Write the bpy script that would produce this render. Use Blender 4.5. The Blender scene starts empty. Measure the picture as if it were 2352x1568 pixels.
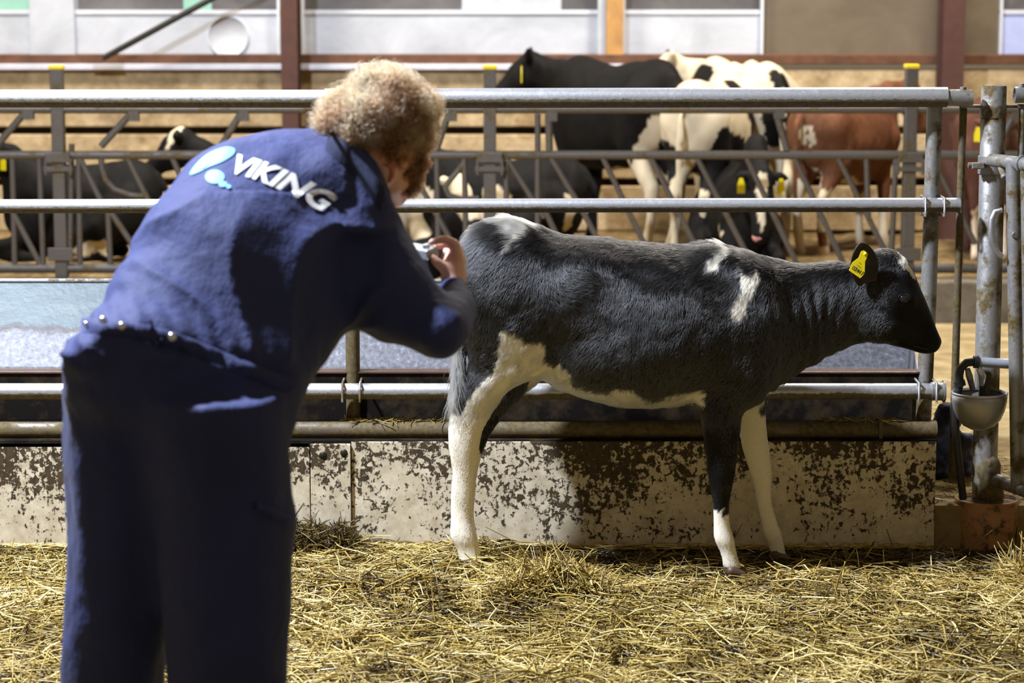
import bpy, math, random
import numpy as np
from mathutils import Vector, Matrix
from mathutils.bvhtree import BVHTree

random.seed(7); RNG = np.random.default_rng(7)
sc = bpy.context.scene
COL = sc.collection
PI = math.pi

# ------------------------------------------------------------------ camera
F = 85.0 / 36.0 * 2352; TH = math.radians(8.64); HC = 1.822
CT, ST = math.cos(TH), math.sin(TH)
cam = bpy.data.cameras.new('camera'); cam.lens = 85; cam.sensor_width = 36
cam.clip_start = 0.1; cam.clip_end = 200
cam.dof.use_dof = True; cam.dof.focus_distance = 7.25 * CT + (HC - 0.6) * ST; cam.dof.aperture_fstop = 3.4
camo = bpy.data.objects.new('camera', cam); COL.objects.link(camo)
camo.location = (0, 0, HC); camo.rotation_euler = (PI / 2 - TH, 0, 0)
sc.camera = camo

# ------------------------------------------------------------------ light
sc.view_settings.view_transform = 'Standard'; sc.view_settings.look = 'None'
sc.view_settings.gamma = 1; sc.view_settings.use_curve_mapping = False
sc.view_settings.exposure = 0.0
sc.cycles.use_denoising = True
try: sc.cycles.denoiser = 'OPENIMAGEDENOISE'
except Exception: pass
sc.cycles.max_bounces = 6; sc.cycles.diffuse_bounces = 3; sc.cycles.glossy_bounces = 3
sc.cycles.transmission_bounces = 4; sc.cycles.transparent_max_bounces = 8
sc.cycles.sample_clamp_indirect = 6; sc.cycles.caustics_reflective = False; sc.cycles.caustics_refractive = False
w = bpy.data.worlds.new('barn_air'); sc.world = w; w.use_nodes = True
w.node_tree.nodes['Background'].inputs[0].default_value = (1.0, 0.79, 0.50, 1)
w.node_tree.nodes['Background'].inputs[1].default_value = 0.20

def lamp(name, loc, target, size, power, color):
    l = bpy.data.lights.new(name, 'AREA'); l.shape = 'DISK'; l.size = size; l.energy = power; l.color = color
    o = bpy.data.objects.new(name, l); COL.objects.link(o); o.location = loc
    o.rotation_euler = (Vector(target) - Vector(loc)).to_track_quat('-Z', 'Y').to_euler()
    return o
lamp('barn_lamp_key', (-2.8, 6.0, 4.9), (0.1, 6.7, 0.3), 0.36, 1000, (0.80, 0.87, 1.0))
lamp('barn_lamp_far', (-2.6, 12.2, 5.4), (-1.5, 13.2, 0), 1.2, 440, (1.0, 0.92, 0.80))
lamp('barn_lamp_far_right', (2.4, 12.2, 5.4), (1.2, 13.2, 0), 1.2, 440, (1.0, 0.92, 0.80))

# ------------------------------------------------------------------ pixel <-> place
def P(u, v, Y):
    a = (u - 1176) / F; b = (784 - v) / F; t = Y / (CT + b * ST)
    return Vector((a * t, Y, HC + t * (-ST + b * CT)))
def G(u, Y, z):                       # point of column u at depth Y and height z
    return Vector(((u - 1176) / F * (Y * CT - (z - HC) * ST), Y, z))
def UV(x, y, z):
    d = y * CT - (z - HC) * ST; up = y * ST + (z - HC) * CT
    return 1176 + F * x / d, 784 - F * up / d

# ------------------------------------------------------------------ tagging
def tag(o, label=None, cat=None, group=None, kind=None):
    if label: o['label'] = label
    if cat: o['category'] = cat
    if group: o['group'] = group
    if kind: o['kind'] = kind
    return o
def thing(name, loc, label, cat, group=None):
    o = bpy.data.objects.new(name, None); COL.objects.link(o); o.location = loc; o.empty_display_size = .1
    return tag(o, label, cat, group)
def link(name, me, mat, parent=None):
    o = bpy.data.objects.new(name, me); COL.objects.link(o)
    if mat is not None:
        for m in (mat if isinstance(mat, (list, tuple)) else [mat]): me.materials.append(m)
    if parent is not None:
        o.parent = parent
        o.matrix_parent_inverse = Matrix.Translation(-Vector(parent.location))
    return o

# ------------------------------------------------------------------ mesh bag
class MB:
    def __init__(s): s.v = []; s.f = []; s.sm = []; s.mi = []; s.m = 0
    def add(s, vs, fs, smooth=True):
        b = len(s.v); s.v += [tuple(p) for p in vs]
        for f in fs: s.f.append(tuple(b + i for i in f)); s.sm.append(smooth); s.mi.append(s.m)
        return s
    def box(s, lo, hi, bevel=0.0):
        x0, y0, z0 = lo; x1, y1, z1 = hi
        return s.obox([(x0,y0,z0),(x1,y0,z0),(x1,y1,z0),(x0,y1,z0),(x0,y0,z1),(x1,y0,z1),(x1,y1,z1),(x0,y1,z1)])
    def obox(s, c):
        return s.add(c, [(3,2,1,0),(4,5,6,7),(0,1,5,4),(1,2,6,5),(2,3,7,6),(3,0,4,7)], False)
    def tube(s, pts, r, n=16, cap=True):
        pts = [Vector(p) for p in pts]; rs = r if isinstance(r, (list, tuple)) else [r] * len(pts)
        t0 = (pts[1] - pts[0]).normalized()
        ref = Vector((0, 0, 1)) if abs(t0.z) < .9 else Vector((0, 1, 0))
        u = t0.cross(ref).normalized(); vs = []
        for i, p in enumerate(pts):
            t = (pts[min(i + 1, len(pts) - 1)] - pts[max(i - 1, 0)]).normalized()
            u = (u - t * u.dot(t)).normalized(); w_ = t.cross(u)
            for k in range(n):
                a = 2 * PI * k / n; vs.append(p + (u * math.cos(a) + w_ * math.sin(a)) * rs[i])
        fs = []
        for i in range(len(pts) - 1):
            for k in range(n):
                k2 = (k + 1) % n; fs.append((i*n+k, i*n+k2, (i+1)*n+k2, (i+1)*n+k))
        s.add(vs, fs, True)
        if cap:
            b = len(s.v)
            s.add(vs[:n], [tuple(range(n - 1, -1, -1))], False); s.add(vs[-n:], [tuple(range(n))], False)
        return s
    def pipe(s, pts, r, wall=.004, n=18):   # hollow ended pipe
        s.tube(pts, r, n, False); s.tube(pts, r - wall, n, False)
        for e in (0, -1):
            p = Vector(pts[e]); q = Vector(pts[1 if e == 0 else -2]); t = (p - q).normalized()
            ref = Vector((0, 0, 1)) if abs(t.z) < .9 else Vector((0, 1, 0)); u = t.cross(ref).normalized(); w_ = t.cross(u)
            A = [p + (u*math.cos(2*PI*k/n) + w_*math.sin(2*PI*k/n)) * r for k in range(n)]
            B = [p + (u*math.cos(2*PI*k/n) + w_*math.sin(2*PI*k/n)) * (r-wall) for k in range(n)]
            s.add(A + B, [(k, (k+1) % n, n+(k+1) % n, n+k) for k in range(n)], False)
        return s
    def lathe(s, c, prof, n=32, axis='z', smooth=True, arc=(0, 2*PI), cap=False):
        c = Vector(c); vs = []; full = abs(arc[1]-arc[0]-2*PI) < 1e-4; m = n if full else n + 1
        for (r, h) in prof:
            for k in range(m):
                a = arc[0] + (arc[1]-arc[0]) * k / n
                vs.append(c + (Vector((r*math.cos(a), r*math.sin(a), h)) if axis == 'z' else Vector((r*math.cos(a), h, r*math.sin(a))) if axis == 'y' else Vector((h, r*math.cos(a), r*math.sin(a)))))
        fs = []
        for i in range(len(prof) - 1):
            for k in range(n):
                k2 = (k + 1) % m
                fs.append((i*m+k, i*m+k2, (i+1)*m+k2, (i+1)*m+k))
        if cap: fs += [tuple(range(m)), tuple((len(prof)-1)*m + k for k in range(m))]
        return s.add(vs, fs, smooth)
    def ell(s, c, r, nu=20, nv=12, rot=None):
        c = Vector(c); vs = []; fs = []
        for j in range(nv + 1):
            ph = PI * j / nv
            for i in range(nu):
                a = 2*PI*i/nu; p = Vector((r[0]*math.sin(ph)*math.cos(a), r[1]*math.sin(ph)*math.sin(a), r[2]*math.cos(ph)))
                vs.append(c + (rot @ p if rot else p))
        for j in range(nv):
            for i in range(nu):
                fs.append((j*nu+i, (j+1)*nu+i, (j+1)*nu+(i+1) % nu, j*nu+(i+1) % nu))
        return s.add(vs, fs)
    def mesh(s, name):
        me = bpy.data.meshes.new(name); me.from_pydata([tuple(v) for v in s.v], [], s.f)
        me.polygons.foreach_set('use_smooth', s.sm); me.polygons.foreach_set('material_index', s.mi); me.validate(); me.update()
        return me
    def build(s, name, mat, parent=None, bevel=0):
        o = link(name, s.mesh(name), mat, parent)
        if bevel:
            b = o.modifiers.new('bevel', 'BEVEL'); b.width = bevel; b.segments = 2; b.limit_method = 'ANGLE'
        return o

# ------------------------------------------------------------------ materials
class NT:
    def __init__(s, name, bump=None):
        s.m = bpy.data.materials.new(name); s.m.use_nodes = True; s.t = s.m.node_tree; s.N = s.t.nodes; s.L = s.t.links
        s.b = s.N['Principled BSDF']; s.tc = s.N.new('ShaderNodeTexCoord')
    def n(s, kind, **kw):
        x = s.N.new(kind)
        for k, v in kw.items(): setattr(x, k, v)
        return x
    def put(s, sock, val):
        if hasattr(val, 'is_output'): s.L.new(val, sock)
        else: sock.default_value = val
    def noise(s, scale, detail=6, rough=.6, vec=None, dist=0, stretch=None):
        x = s.n('ShaderNodeTexNoise'); x.inputs['Scale'].default_value = scale; x.inputs['Detail'].default_value = detail
        x.inputs['Roughness'].default_value = rough; x.inputs['Distortion'].default_value = dist
        src = vec or s.tc.outputs['Object']
        if stretch:
            mp = s.n('ShaderNodeMapping'); mp.inputs['Scale'].default_value = stretch; s.L.new(src, mp.inputs[0]); src = mp.outputs[0]
        s.L.new(src, x.inputs['Vector']); return x.outputs['Fac']
    def ramp(s, fac, stops, interp='LINEAR'):
        x = s.n('ShaderNodeValToRGB'); cr = x.color_ramp; cr.interpolation = interp
        while len(cr.elements) > 1: cr.elements.remove(cr.elements[-1])
        cr.elements[0].position = stops[0][0]; cr.elements[0].color = col(stops[0][1])
        for p, c in stops[1:]:
            e = cr.elements.new(p); e.color = col(c)
        s.L.new(fac, x.inputs[0]); return x.outputs[0]
    def math(s, op, a, b=0.0, c=None, clamp=False):
        x = s.n('ShaderNodeMath', operation=op, use_clamp=clamp); s.put(x.inputs[0], a); s.put(x.inputs[1], b)
        if c is not None: s.put(x.inputs[2], c)
        return x.outputs[0]
    def mix(s, fac, a, b):
        x = s.n('ShaderNodeMix', data_type='RGBA'); s.put(x.inputs[0], fac)
        s.put(x.inputs[6], col(a) if isinstance(a, tuple) else a); s.put(x.inputs[7], col(b) if isinstance(b, tuple) else b); return x.outputs[2]
    def bump(s, h, strength=.3, dist=.01):
        x = s.n('ShaderNodeBump'); x.inputs['Strength'].default_value = strength; x.inputs['Distance'].default_value = dist
        s.L.new(h, x.inputs['Height']); s.L.new(x.outputs[0], s.b.inputs['Normal']); return s
    def set(s, **kw):
        for k, v in kw.items():
            s.put(s.b.inputs[{'color': 'Base Color', 'rough': 'Roughness', 'metal': 'Metallic', 'emit': 'Emission Color', 'estr': 'Emission Strength', 'spec': 'Specular IOR Level', 'sheen': 'Sheen Weight', 'coat': 'Coat Weight', 'sss': 'Subsurface Weight', 'alpha': 'Alpha', 'trans': 'Transmission Weight'}[k]], col(v) if isinstance(v, tuple) else v)
        return s
def col(c): return tuple(c) + (1,) if len(c) == 3 else tuple(c)
def rgb(r, g, b):
    f = lambda x: ((x / 255 + .055) / 1.055) ** 2.4 if x > 10 else x / 255 / 12.92
    return (f(r), f(g), f(b))
def plain(name, c, rough=.6, metal=0, var=.25, scale=14, bump=.15, bscale=60):
    t = NT(name); a = tuple(x * (1 - var) for x in c); b = tuple(min(1, x * (1 + var)) for x in c)
    t.set(color=t.ramp(t.noise(scale), [(.3, a), (.7, b)]), rough=rough, metal=metal)
    if bump: t.bump(t.noise(bscale, 4), bump, .004)
    return t.m

def mat_galv(name='galvanised_steel', base=(.40, .40, .40), dirt=.5, metal=.7, rough=.48, muck_shade=None):
    t = NT(name); n1 = t.noise(9, 8, .65); n2 = t.noise(70, 5, .7)
    c = t.ramp(n2, [(.3, tuple(x*.78 for x in base)), (.7, base)])
    m = t.ramp(n1, [(dirt, (0, 0, 0)), (dirt + .13, (1, 1, 1))])
    if muck_shade:      # underside shade and muck painted on the lower half of a rail: (height of its axis, radius)
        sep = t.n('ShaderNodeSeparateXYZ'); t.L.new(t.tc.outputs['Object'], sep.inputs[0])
        h = t.math('DIVIDE', t.math('SUBTRACT', sep.outputs[2], muck_shade[0]), muck_shade[1])
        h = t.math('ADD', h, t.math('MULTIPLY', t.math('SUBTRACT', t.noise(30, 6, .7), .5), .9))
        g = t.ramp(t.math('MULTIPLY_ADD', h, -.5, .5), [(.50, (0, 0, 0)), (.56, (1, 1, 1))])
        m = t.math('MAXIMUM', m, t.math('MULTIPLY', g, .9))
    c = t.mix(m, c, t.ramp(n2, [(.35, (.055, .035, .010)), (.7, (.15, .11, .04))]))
    t.set(color=c, metal=t.math('MULTIPLY', t.math('SUBTRACT', 1.0, m), metal), rough=t.math('MULTIPLY_ADD', m, .4, rough))
    t.bump(n2, .25, .003); return t.m
M = {}
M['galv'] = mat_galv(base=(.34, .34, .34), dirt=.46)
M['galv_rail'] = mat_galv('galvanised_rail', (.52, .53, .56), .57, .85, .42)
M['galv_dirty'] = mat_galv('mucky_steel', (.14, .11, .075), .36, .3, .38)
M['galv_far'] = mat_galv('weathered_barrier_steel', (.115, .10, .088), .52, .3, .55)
M['dark_steel'] = plain('dark_wet_steel', (.016, .012, .008), .45, .2)
_t = NT('black_wet_sheet'); _t.set(color=_t.ramp(_t.noise(12, 6), [(.45, (.008, .006, .005)), (.7, (.05, .035, .018))]), rough=.8, spec=.1); M['black_sheet'] = _t.m
M['red_steel'] = plain('red_primer_steel', rgb(74, 44, 35), .75, 0, .2)
M['rust_beam'] = plain('rusty_brown_beam', rgb(92, 58, 36), .7, 0, .3)
M['yellow'] = plain('yellow_plastic', rgb(232, 196, 30), .4, 0, .05, bump=0)
M['tag'] = plain('yellow_tag_plastic', rgb(225, 205, 20), .4, 0, .05, bump=0)
M['ink'] = plain('black_print', (.02, .02, .02), .6, 0, .0, bump=0)
M['black_rubber'] = plain('black_rubber', (.015, .015, .017), .45, 0, .3)
M['hoof'] = plain('horn_hoof', (.075, .045, .028), .5, 0, .4)
M['skin'] = plain('skin', rgb(240, 190, 172), .5, 0, .08, bump=.05)
M['skin_red'] = plain('reddened_skin', rgb(200, 120, 100), .5, 0, .1, bump=.05)
M['pink'] = plain('pink_muzzle_skin', rgb(210, 150, 140), .5)
M['boots'] = plain('black_rubber_boots', (.02, .02, .02), .4)
M['silver'] = plain('silver_camera_body', (.6, .62, .66), .3, .7, .05, bump=0)
M['chrome'] = plain('chrome_snap', (.75, .75, .78), .25, 1.0, .05, bump=0)
M['white_print'] = plain('white_print', (.85, .85, .85), .6, 0, .02, bump=0)
M['cyan_print'] = plain('light_cyan_print', rgb(120, 205, 250), .6, 0, .05, bump=0)
M['pale_print'] = plain('pale_cyan_print', rgb(165, 235, 250), .6, 0, .05, bump=0)

def mat_cloth():
    t = NT('navy_boiler_suit_cloth'); n = t.noise(6, 4)
    t.set(color=t.ramp(n, [(.3, (.022, .031, .108)), (.7, (.028, .039, .142))]), rough=.75, sheen=.05, spec=.35)
    t.bump(t.noise(28, 5, .55, stretch=(1, 1, .6)), .35, .02); return t.m
M['cloth'] = mat_cloth()
def mat_shade_cloth():
    t = NT('dark_navy_shade_cloth'); n = t.noise(6, 4)
    t.set(color=t.ramp(n, [(.3, (.020, .024, .055)), (.7, (.026, .031, .07))]), rough=.9, spec=.2)
    t.bump(t.noise(7, 4, .5, stretch=(1, 1, .22)), .5, .04); return t.m
M['shade_cloth'] = mat_shade_cloth()

def mat_board():
    t = NT('muck_spattered_white_board')
    sep = t.n('ShaderNodeSeparateXYZ'); t.L.new(t.tc.outputs['Object'], sep.inputs[0])
    n1 = t.noise(48, 9, .68, dist=.4); n2 = t.noise(6, 5, .62); n3 = t.noise(90, 6, .7, stretch=(1, 1, .3))
    n4 = t.noise(150, 6, .7)
    k = t.math('ADD', t.math('ADD', t.math('MULTIPLY', n1, .55), t.math('MULTIPLY', n3, .25)), t.math('MULTIPLY', n4, .20))
    k = t.math('ADD', k, t.math('MULTIPLY', t.math('SUBTRACT', n2, .5), .42))
    k = t.math('ADD', k, t.math('MULTIPLY', t.math('SUBTRACT', sep.outputs[2], .17), .36))
    m = t.ramp(k, [(.520, (0, 0, 0)), (.538, (1, 1, 1))])
    clean = t.ramp(t.noise(18, 8, .7), [(.3, rgb(178, 164, 136)), (.65, rgb(224, 212, 188))])
    dirt = t.ramp(n3, [(.35, rgb(38, 29, 14)), (.7, rgb(80, 62, 32))])
    t.set(color=t.mix(m, clean, dirt), rough=t.math('MULTIPLY_ADD', m, .3, .45)); t.bump(m, .5, .004); return t.m
M['board'] = mat_board()
def mat_concrete_wall():
    t = NT('rough_beige_wall_plank'); n = t.noise(9, 8, .7)
    t.set(color=t.ramp(n, [(.25, rgb(112, 90, 58)), (.42, rgb(160, 138, 102)), (.65, rgb(196, 172, 134))]), rough=.9)
    t.bump(t.noise(30, 6), .5, .01); return t.m
M['plank'] = mat_concrete_wall()
M['gap'] = plain('dark_groove', (.05, .038, .022), .9)
M['sill'] = plain('pale_window_ledge', rgb(196, 198, 212), .5, 0, .08)
def mat_floor():
    t = NT('wet_manure_floor'); n = t.noise(16, 9, .7)
    t.set(color=t.ramp(n, [(.3, (.030, .018, .007)), (.55, (.075, .05, .018)), (.75, (.15, .11, .045))]), rough=t.ramp(t.noise(30, 3), [(.4, (.25,)*3), (.6, (.7,)*3)]))
    t.bump(t.noise(40, 8, .7), .8, .02); return t.m
M['floor'] = mat_floor()
def mat_alley():
    t = NT('dusty_alley_concrete'); n = t.noise(7, 9, .7)
    t.set(color=t.ramp(n, [(.3, rgb(112, 94, 58)), (.55, rgb(150, 130, 88)), (.75, rgb(186, 172, 140))]), rough=.85)
    t.bump(t.noise(40, 6), .4, .01); return t.m
M['alley'] = mat_alley()
def mat_bed():
    t = NT('trodden_straw_bed'); n = t.noise(12, 10, .75)
    t.set(color=t.ramp(n, [(.3, rgb(70, 50, 26)), (.5, rgb(122, 98, 58)), (.7, rgb(172, 148, 100))]), rough=.9)
    t.bump(n, .8, .03); return t.m
M['bed'] = mat_bed()
def mat_kerb():
    t = NT('grey_kerb_concrete'); n = t.noise(8, 8, .7)
    t.set(color=t.ramp(n, [(.3, rgb(88, 78, 64)), (.7, rgb(128, 118, 100))]), rough=.85); t.bump(n, .4, .01); return t.m
M['kerb'] = mat_kerb()
def mat_trough():
    t = NT('galvanised_trough_sheet')
    sep = t.n('ShaderNodeSeparateXYZ'); t.L.new(t.tc.outputs['Object'], sep.inputs[0])
    j = t.math('ADD', sep.outputs[2], t.math('MULTIPLY', t.math('SUBTRACT', t.noise(5, 8, .7), .5), .10))
    up = t.ramp(t.noise(7, 5, stretch=(1, 1, 4)), [(.3, rgb(52, 66, 72)), (.7, rgb(76, 88, 90))])
    low = t.ramp(t.noise(60, 6, .7), [(.35, rgb(66, 66, 70)), (.6, rgb(104, 104, 112)), (.75, rgb(160, 160, 166))])
    m = t.ramp(j, [(.600, (0, 0, 0)), (.608, (1, 1, 1))]); line = t.ramp(j, [(.590, (0, 0, 0)), (.600, (1, 1, 1)), (.609, (1, 1, 1)), (.616, (0, 0, 0))])
    t.set(color=t.mix(line, t.mix(m, low, up), (.03, .025, .025)), rough=.5, metal=.15)
    t.bump(t.noise(50, 5), .35, .004); return t.m
M['trough'] = mat_trough()
def mat_pane(name, a, b, e, sc_=1.0):
    t = NT(name); c = t.ramp(t.noise(2.2, 8, .65, stretch=(1, 1, 1.6), dist=.6), [(.3, a), (.7, b)])
    t.set(color=c, rough=.4, emit=c, estr=e); return t.m
M['sheet'] = mat_pane('frosted_daylit_sheet', rgb(156, 160, 168), rgb(190, 194, 202), .16)
M['sheet_blue'] = mat_pane('cool_daylit_sheet', rgb(156, 164, 204), rgb(180, 188, 224), .22)
M['pane_green'] = mat_pane('greenish_daylit_pane', rgb(120, 168, 150), rgb(150, 190, 175), .14)
M['pane_grey'] = mat_pane('dim_grey_pane', rgb(70, 67, 67), rgb(104, 100, 100), .03)
M['net'] = mat_pane('grey_brown_windbreak_net', rgb(92, 82, 68), rgb(112, 100, 84), .06)
M['frame_white'] = plain('white_window_frame', rgb(205, 208, 216), .5, 0, .06)
M['timber'] = plain('bare_timber', rgb(176, 132, 76), .8, 0, .25, 9)
M['terracotta'] = None
def mat_terra():
    t = NT('orange_brown_mucky_pipe'); n = t.noise(13, 8, .7)
    t.set(color=t.mix(t.ramp(n, [(.50, (0, 0, 0)), (.60, (1, 1, 1))]), t.ramp(t.noise(5), [(.3, rgb(144, 98, 62)), (.7, rgb(186, 140, 92))]), rgb(60, 46, 26)), rough=.6)
    t.bump(n, .4, .006); return t.m
M['terracotta'] = mat_terra()

def attr_col(t, name='white'):
    a = t.n('ShaderNodeAttribute'); a.attribute_name = name; return a.outputs['Fac']
def mat_hide(name, base, white=(.80, .74, .62), rough=.5, spec=.3):
    t = NT(name); n = t.noise(60, 5, .7, stretch=(1, 1, .3))
    b = t.ramp(n, [(.3, tuple(x*.7 for x in base)), (.7, tuple(x*1.3 for x in base))])
    t.set(color=t.mix(attr_col(t), b, white), rough=rough, spec=spec); t.bump(n, .3, .006); return t.m
M['hide_black'] = mat_hide('black_and_white_hide', (.007, .0065, .0065), spec=.12)
M['hide_far'] = mat_hide('black_and_white_cow_hide', (.007, .006, .0055), (.60, .51, .36), .7, .12)
M['hide_brown'] = mat_hide('red_brown_cow_hide', (.135, .050, .020), (.62, .52, .36), .7)
M['hide_darkred'] = mat_hide('dark_red_cow_hide', (.085, .03, .018), (.74, .60, .44), .7)
def mat_hair(name, dark, light, rough=.35, attr='white'):
    m = bpy.data.materials.new(name); m.use_nodes = True; nt = m.node_tree; nt.nodes.clear()
    o = nt.nodes.new('ShaderNodeOutputMaterial'); h = nt.nodes.new('ShaderNodeBsdfHairPrincipled')
    try: h.model = 'CHIANG'
    except Exception: pass
    h.parametrization = 'COLOR'
    a = nt.nodes.new('ShaderNodeAttribute'); a.attribute_name = attr
    mx = nt.nodes.new('ShaderNodeMix'); mx.data_type = 'RGBA'; mx.inputs[6].default_value = col(dark); mx.inputs[7].default_value = col(light)
    nt.links.new(a.outputs['Fac'], mx.inputs[0]); nt.links.new(mx.outputs[2], h.inputs['Color'])
    h.inputs['Roughness'].default_value = rough; h.inputs['Radial Roughness'].default_value = .4
    for i_ in h.inputs:
        if i_.name == 'Random Color': i_.default_value = .1
        if i_.name == 'Random Roughness': i_.default_value = .2
    nt.links.new(h.outputs[0], o.inputs[0]); return m
M['coat'] = mat_hair('black_white_coat_hair', (.019, .019, .021), (.82, .78, .68))
M['curls'] = mat_hair('curly_hair_strands', (.09, .032, .012), (.46, .28, .13), .35, 'pale')

# ------------------------------------------------------------------ numpy noise
def vnoise(p, seed=0):
    p = np.asarray(p, np.float64); i = np.floor(p).astype(np.int64); f = p - i; f = f * f * (3 - 2 * f)
    def h(a, b, c):
        n = (a * 374761393 + b * 668265263 + c * 2147483647 + seed * 974634777) & 0xffffffff
        n = ((n ^ (n >> 13)) * 1274126177) & 0xffffffff; n = n ^ (n >> 16); return (n & 0xffff) / 32768.0 - 1
    r = 0
    for dx in (0, 1):
        for dy in (0, 1):
            for dz in (0, 1):
                r = r + h(i[..., 0]+dx, i[..., 1]+dy, i[..., 2]+dz) * (f[..., 0] if dx else 1-f[..., 0]) * (f[..., 1] if dy else 1-f[..., 1]) * (f[..., 2] if dz else 1-f[..., 2])
    return r
def fbm(p, seed=0, o=3):
    r = 0; a = 1
    for k in range(o): r = r + a * vnoise(np.asarray(p) * 2**k, seed + k); a *= .5
    return r

# ------------------------------------------------------------------ implicit bodies
def herm(T, V, n=90):
    T = np.asarray(T, float); V = np.asarray(V, float); o = np.argsort(T); T = T[o]; V = V[o]
    m = np.gradient(V, T); t = np.linspace(T[0], T[-1], n); i = np.clip(np.searchsorted(T, t) - 1, 0, len(T) - 2)
    h = T[i+1] - T[i]; s = (t - T[i]) / h
    return t, (2*s**3-3*s**2+1)*V[i] + (s**3-2*s**2+s)*h*m[i] + (-2*s**3+3*s**2)*V[i+1] + (s**3-s**2)*h*m[i+1]
class Loft:
    """sections along axis a: half size hb about cb in direction b, hs about cs in direction s"""
    def __init__(s, o, a, b, sd, T, cb, hb, cs, hs, k=.03):
        s.o = Vector(o); s.a = Vector(a).normalized(); s.b = Vector(b).normalized(); s.s = Vector(sd).normalized(); s.k = k; s.sub = False
        s.T, s.cb = herm(T, cb); _, s.hb = herm(T, hb); _, s.cs = herm(T, cs); _, s.hs = herm(T, hs)
        s.hb = np.maximum(s.hb, .004); s.hs = np.maximum(s.hs, .004)
        pts = []
        for i in range(0, 90, 3):
            for x in (-1, 1):
                for y in (-1, 1): pts.append(s.o + s.a*s.T[i] + s.b*(s.cb[i]+x*s.hb[i]) + s.s*(s.cs[i]+y*s.hs[i]))
        s.lo = np.array([min(p[i] for p in pts) for i in range(3)]); s.hi = np.array([max(p[i] for p in pts) for i in range(3)])
    def f(s, X, Y, Z):
        X = X - s.o.x; Y = Y - s.o.y; Z = Z - s.o.z
        t = X*s.a.x + Y*s.a.y + Z*s.a.z; b = X*s.b.x + Y*s.b.y + Z*s.b.z; q = X*s.s.x + Y*s.s.y + Z*s.s.z
        tc = np.clip(t, s.T[0], s.T[-1]); dt = np.abs(t - tc)
        hb = np.interp(tc, s.T, s.hb); hs = np.interp(tc, s.T, s.hs)
        b = b - np.interp(tc, s.T, s.cb); q = q - np.interp(tc, s.T, s.cs)
        k0 = np.sqrt((b/hb)**2 + (q/hs)**2); k1 = np.sqrt((b/hb**2)**2 + (q/hs**2)**2) + 1e-6
        d = k0*(k0-1)/k1; d = np.where(k0 < .05, -np.minimum(hb, hs), d)
        return np.where(dt > 0, np.sqrt(np.maximum(d, 0)**2 + dt**2), d)
class Chain:
    def __init__(s, pts, rs, k=.03, flat=(1, 1, 1), sub=False):
        s.p = [Vector(p) for p in pts]; s.r = rs; s.k = k; s.fl = flat; s.sub = sub
        R = max(rs) * max(1, 1)
        s.lo = np.array([min(p[i] for p in s.p) - R*flat[i] for i in range(3)]); s.hi = np.array([max(p[i] for p in s.p) + R*flat[i] for i in range(3)])
    def f(s, X, Y, Z):
        r = None; fx, fy, fz = s.fl
        X = X/fx; Y = Y/fy; Z = Z/fz
        for i in range(max(1, len(s.p) - 1)):
            a = s.p[i]; b = s.p[min(i+1, len(s.p)-1)]
            a = Vector((a.x/fx, a.y/fy, a.z/fz)); b = Vector((b.x/fx, b.y/fy, b.z/fz)); ba = b - a; L = max(ba.length_squared, 1e-9)
            h = np.clip(((X-a.x)*ba.x + (Y-a.y)*ba.y + (Z-a.z)*ba.z)/L, 0, 1)
            d = np.sqrt((X-a.x-h*ba.x)**2 + (Y-a.y-h*ba.y)**2 + (Z-a.z-h*ba.z)**2) - (s.r[i] + (s.r[min(i+1, len(s.r)-1)]-s.r[i])*h)
            r = d if r is None else np.minimum(r, d)
        return r * min(fx, fy, fz)
class Ell:
    def __init__(s, c, r, k=.04, rot=None, sub=False):
        s.c = Vector(c); s.r = r; s.k = k; s.sub = sub; s.R = (rot or Matrix.Identity(3)).transposed()
        m = max(r); s.lo = np.array(s.c) - m; s.hi = np.array(s.c) + m
    def f(s, X, Y, Z):
        X = X-s.c.x; Y = Y-s.c.y; Z = Z-s.c.z; R = s.R; a, b, c = s.r
        x = R[0][0]*X+R[0][1]*Y+R[0][2]*Z; y = R[1][0]*X+R[1][1]*Y+R[1][2]*Z; z = R[2][0]*X+R[2][1]*Y+R[2][2]*Z
        k0 = np.sqrt((x/a)**2+(y/b)**2+(z/c)**2); k1 = np.sqrt((x/a**2)**2+(y/b**2)**2+(z/c**2)**2)+1e-6
        return np.where(k0 < .05, -min(s.r), k0*(k0-1)/k1)
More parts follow.
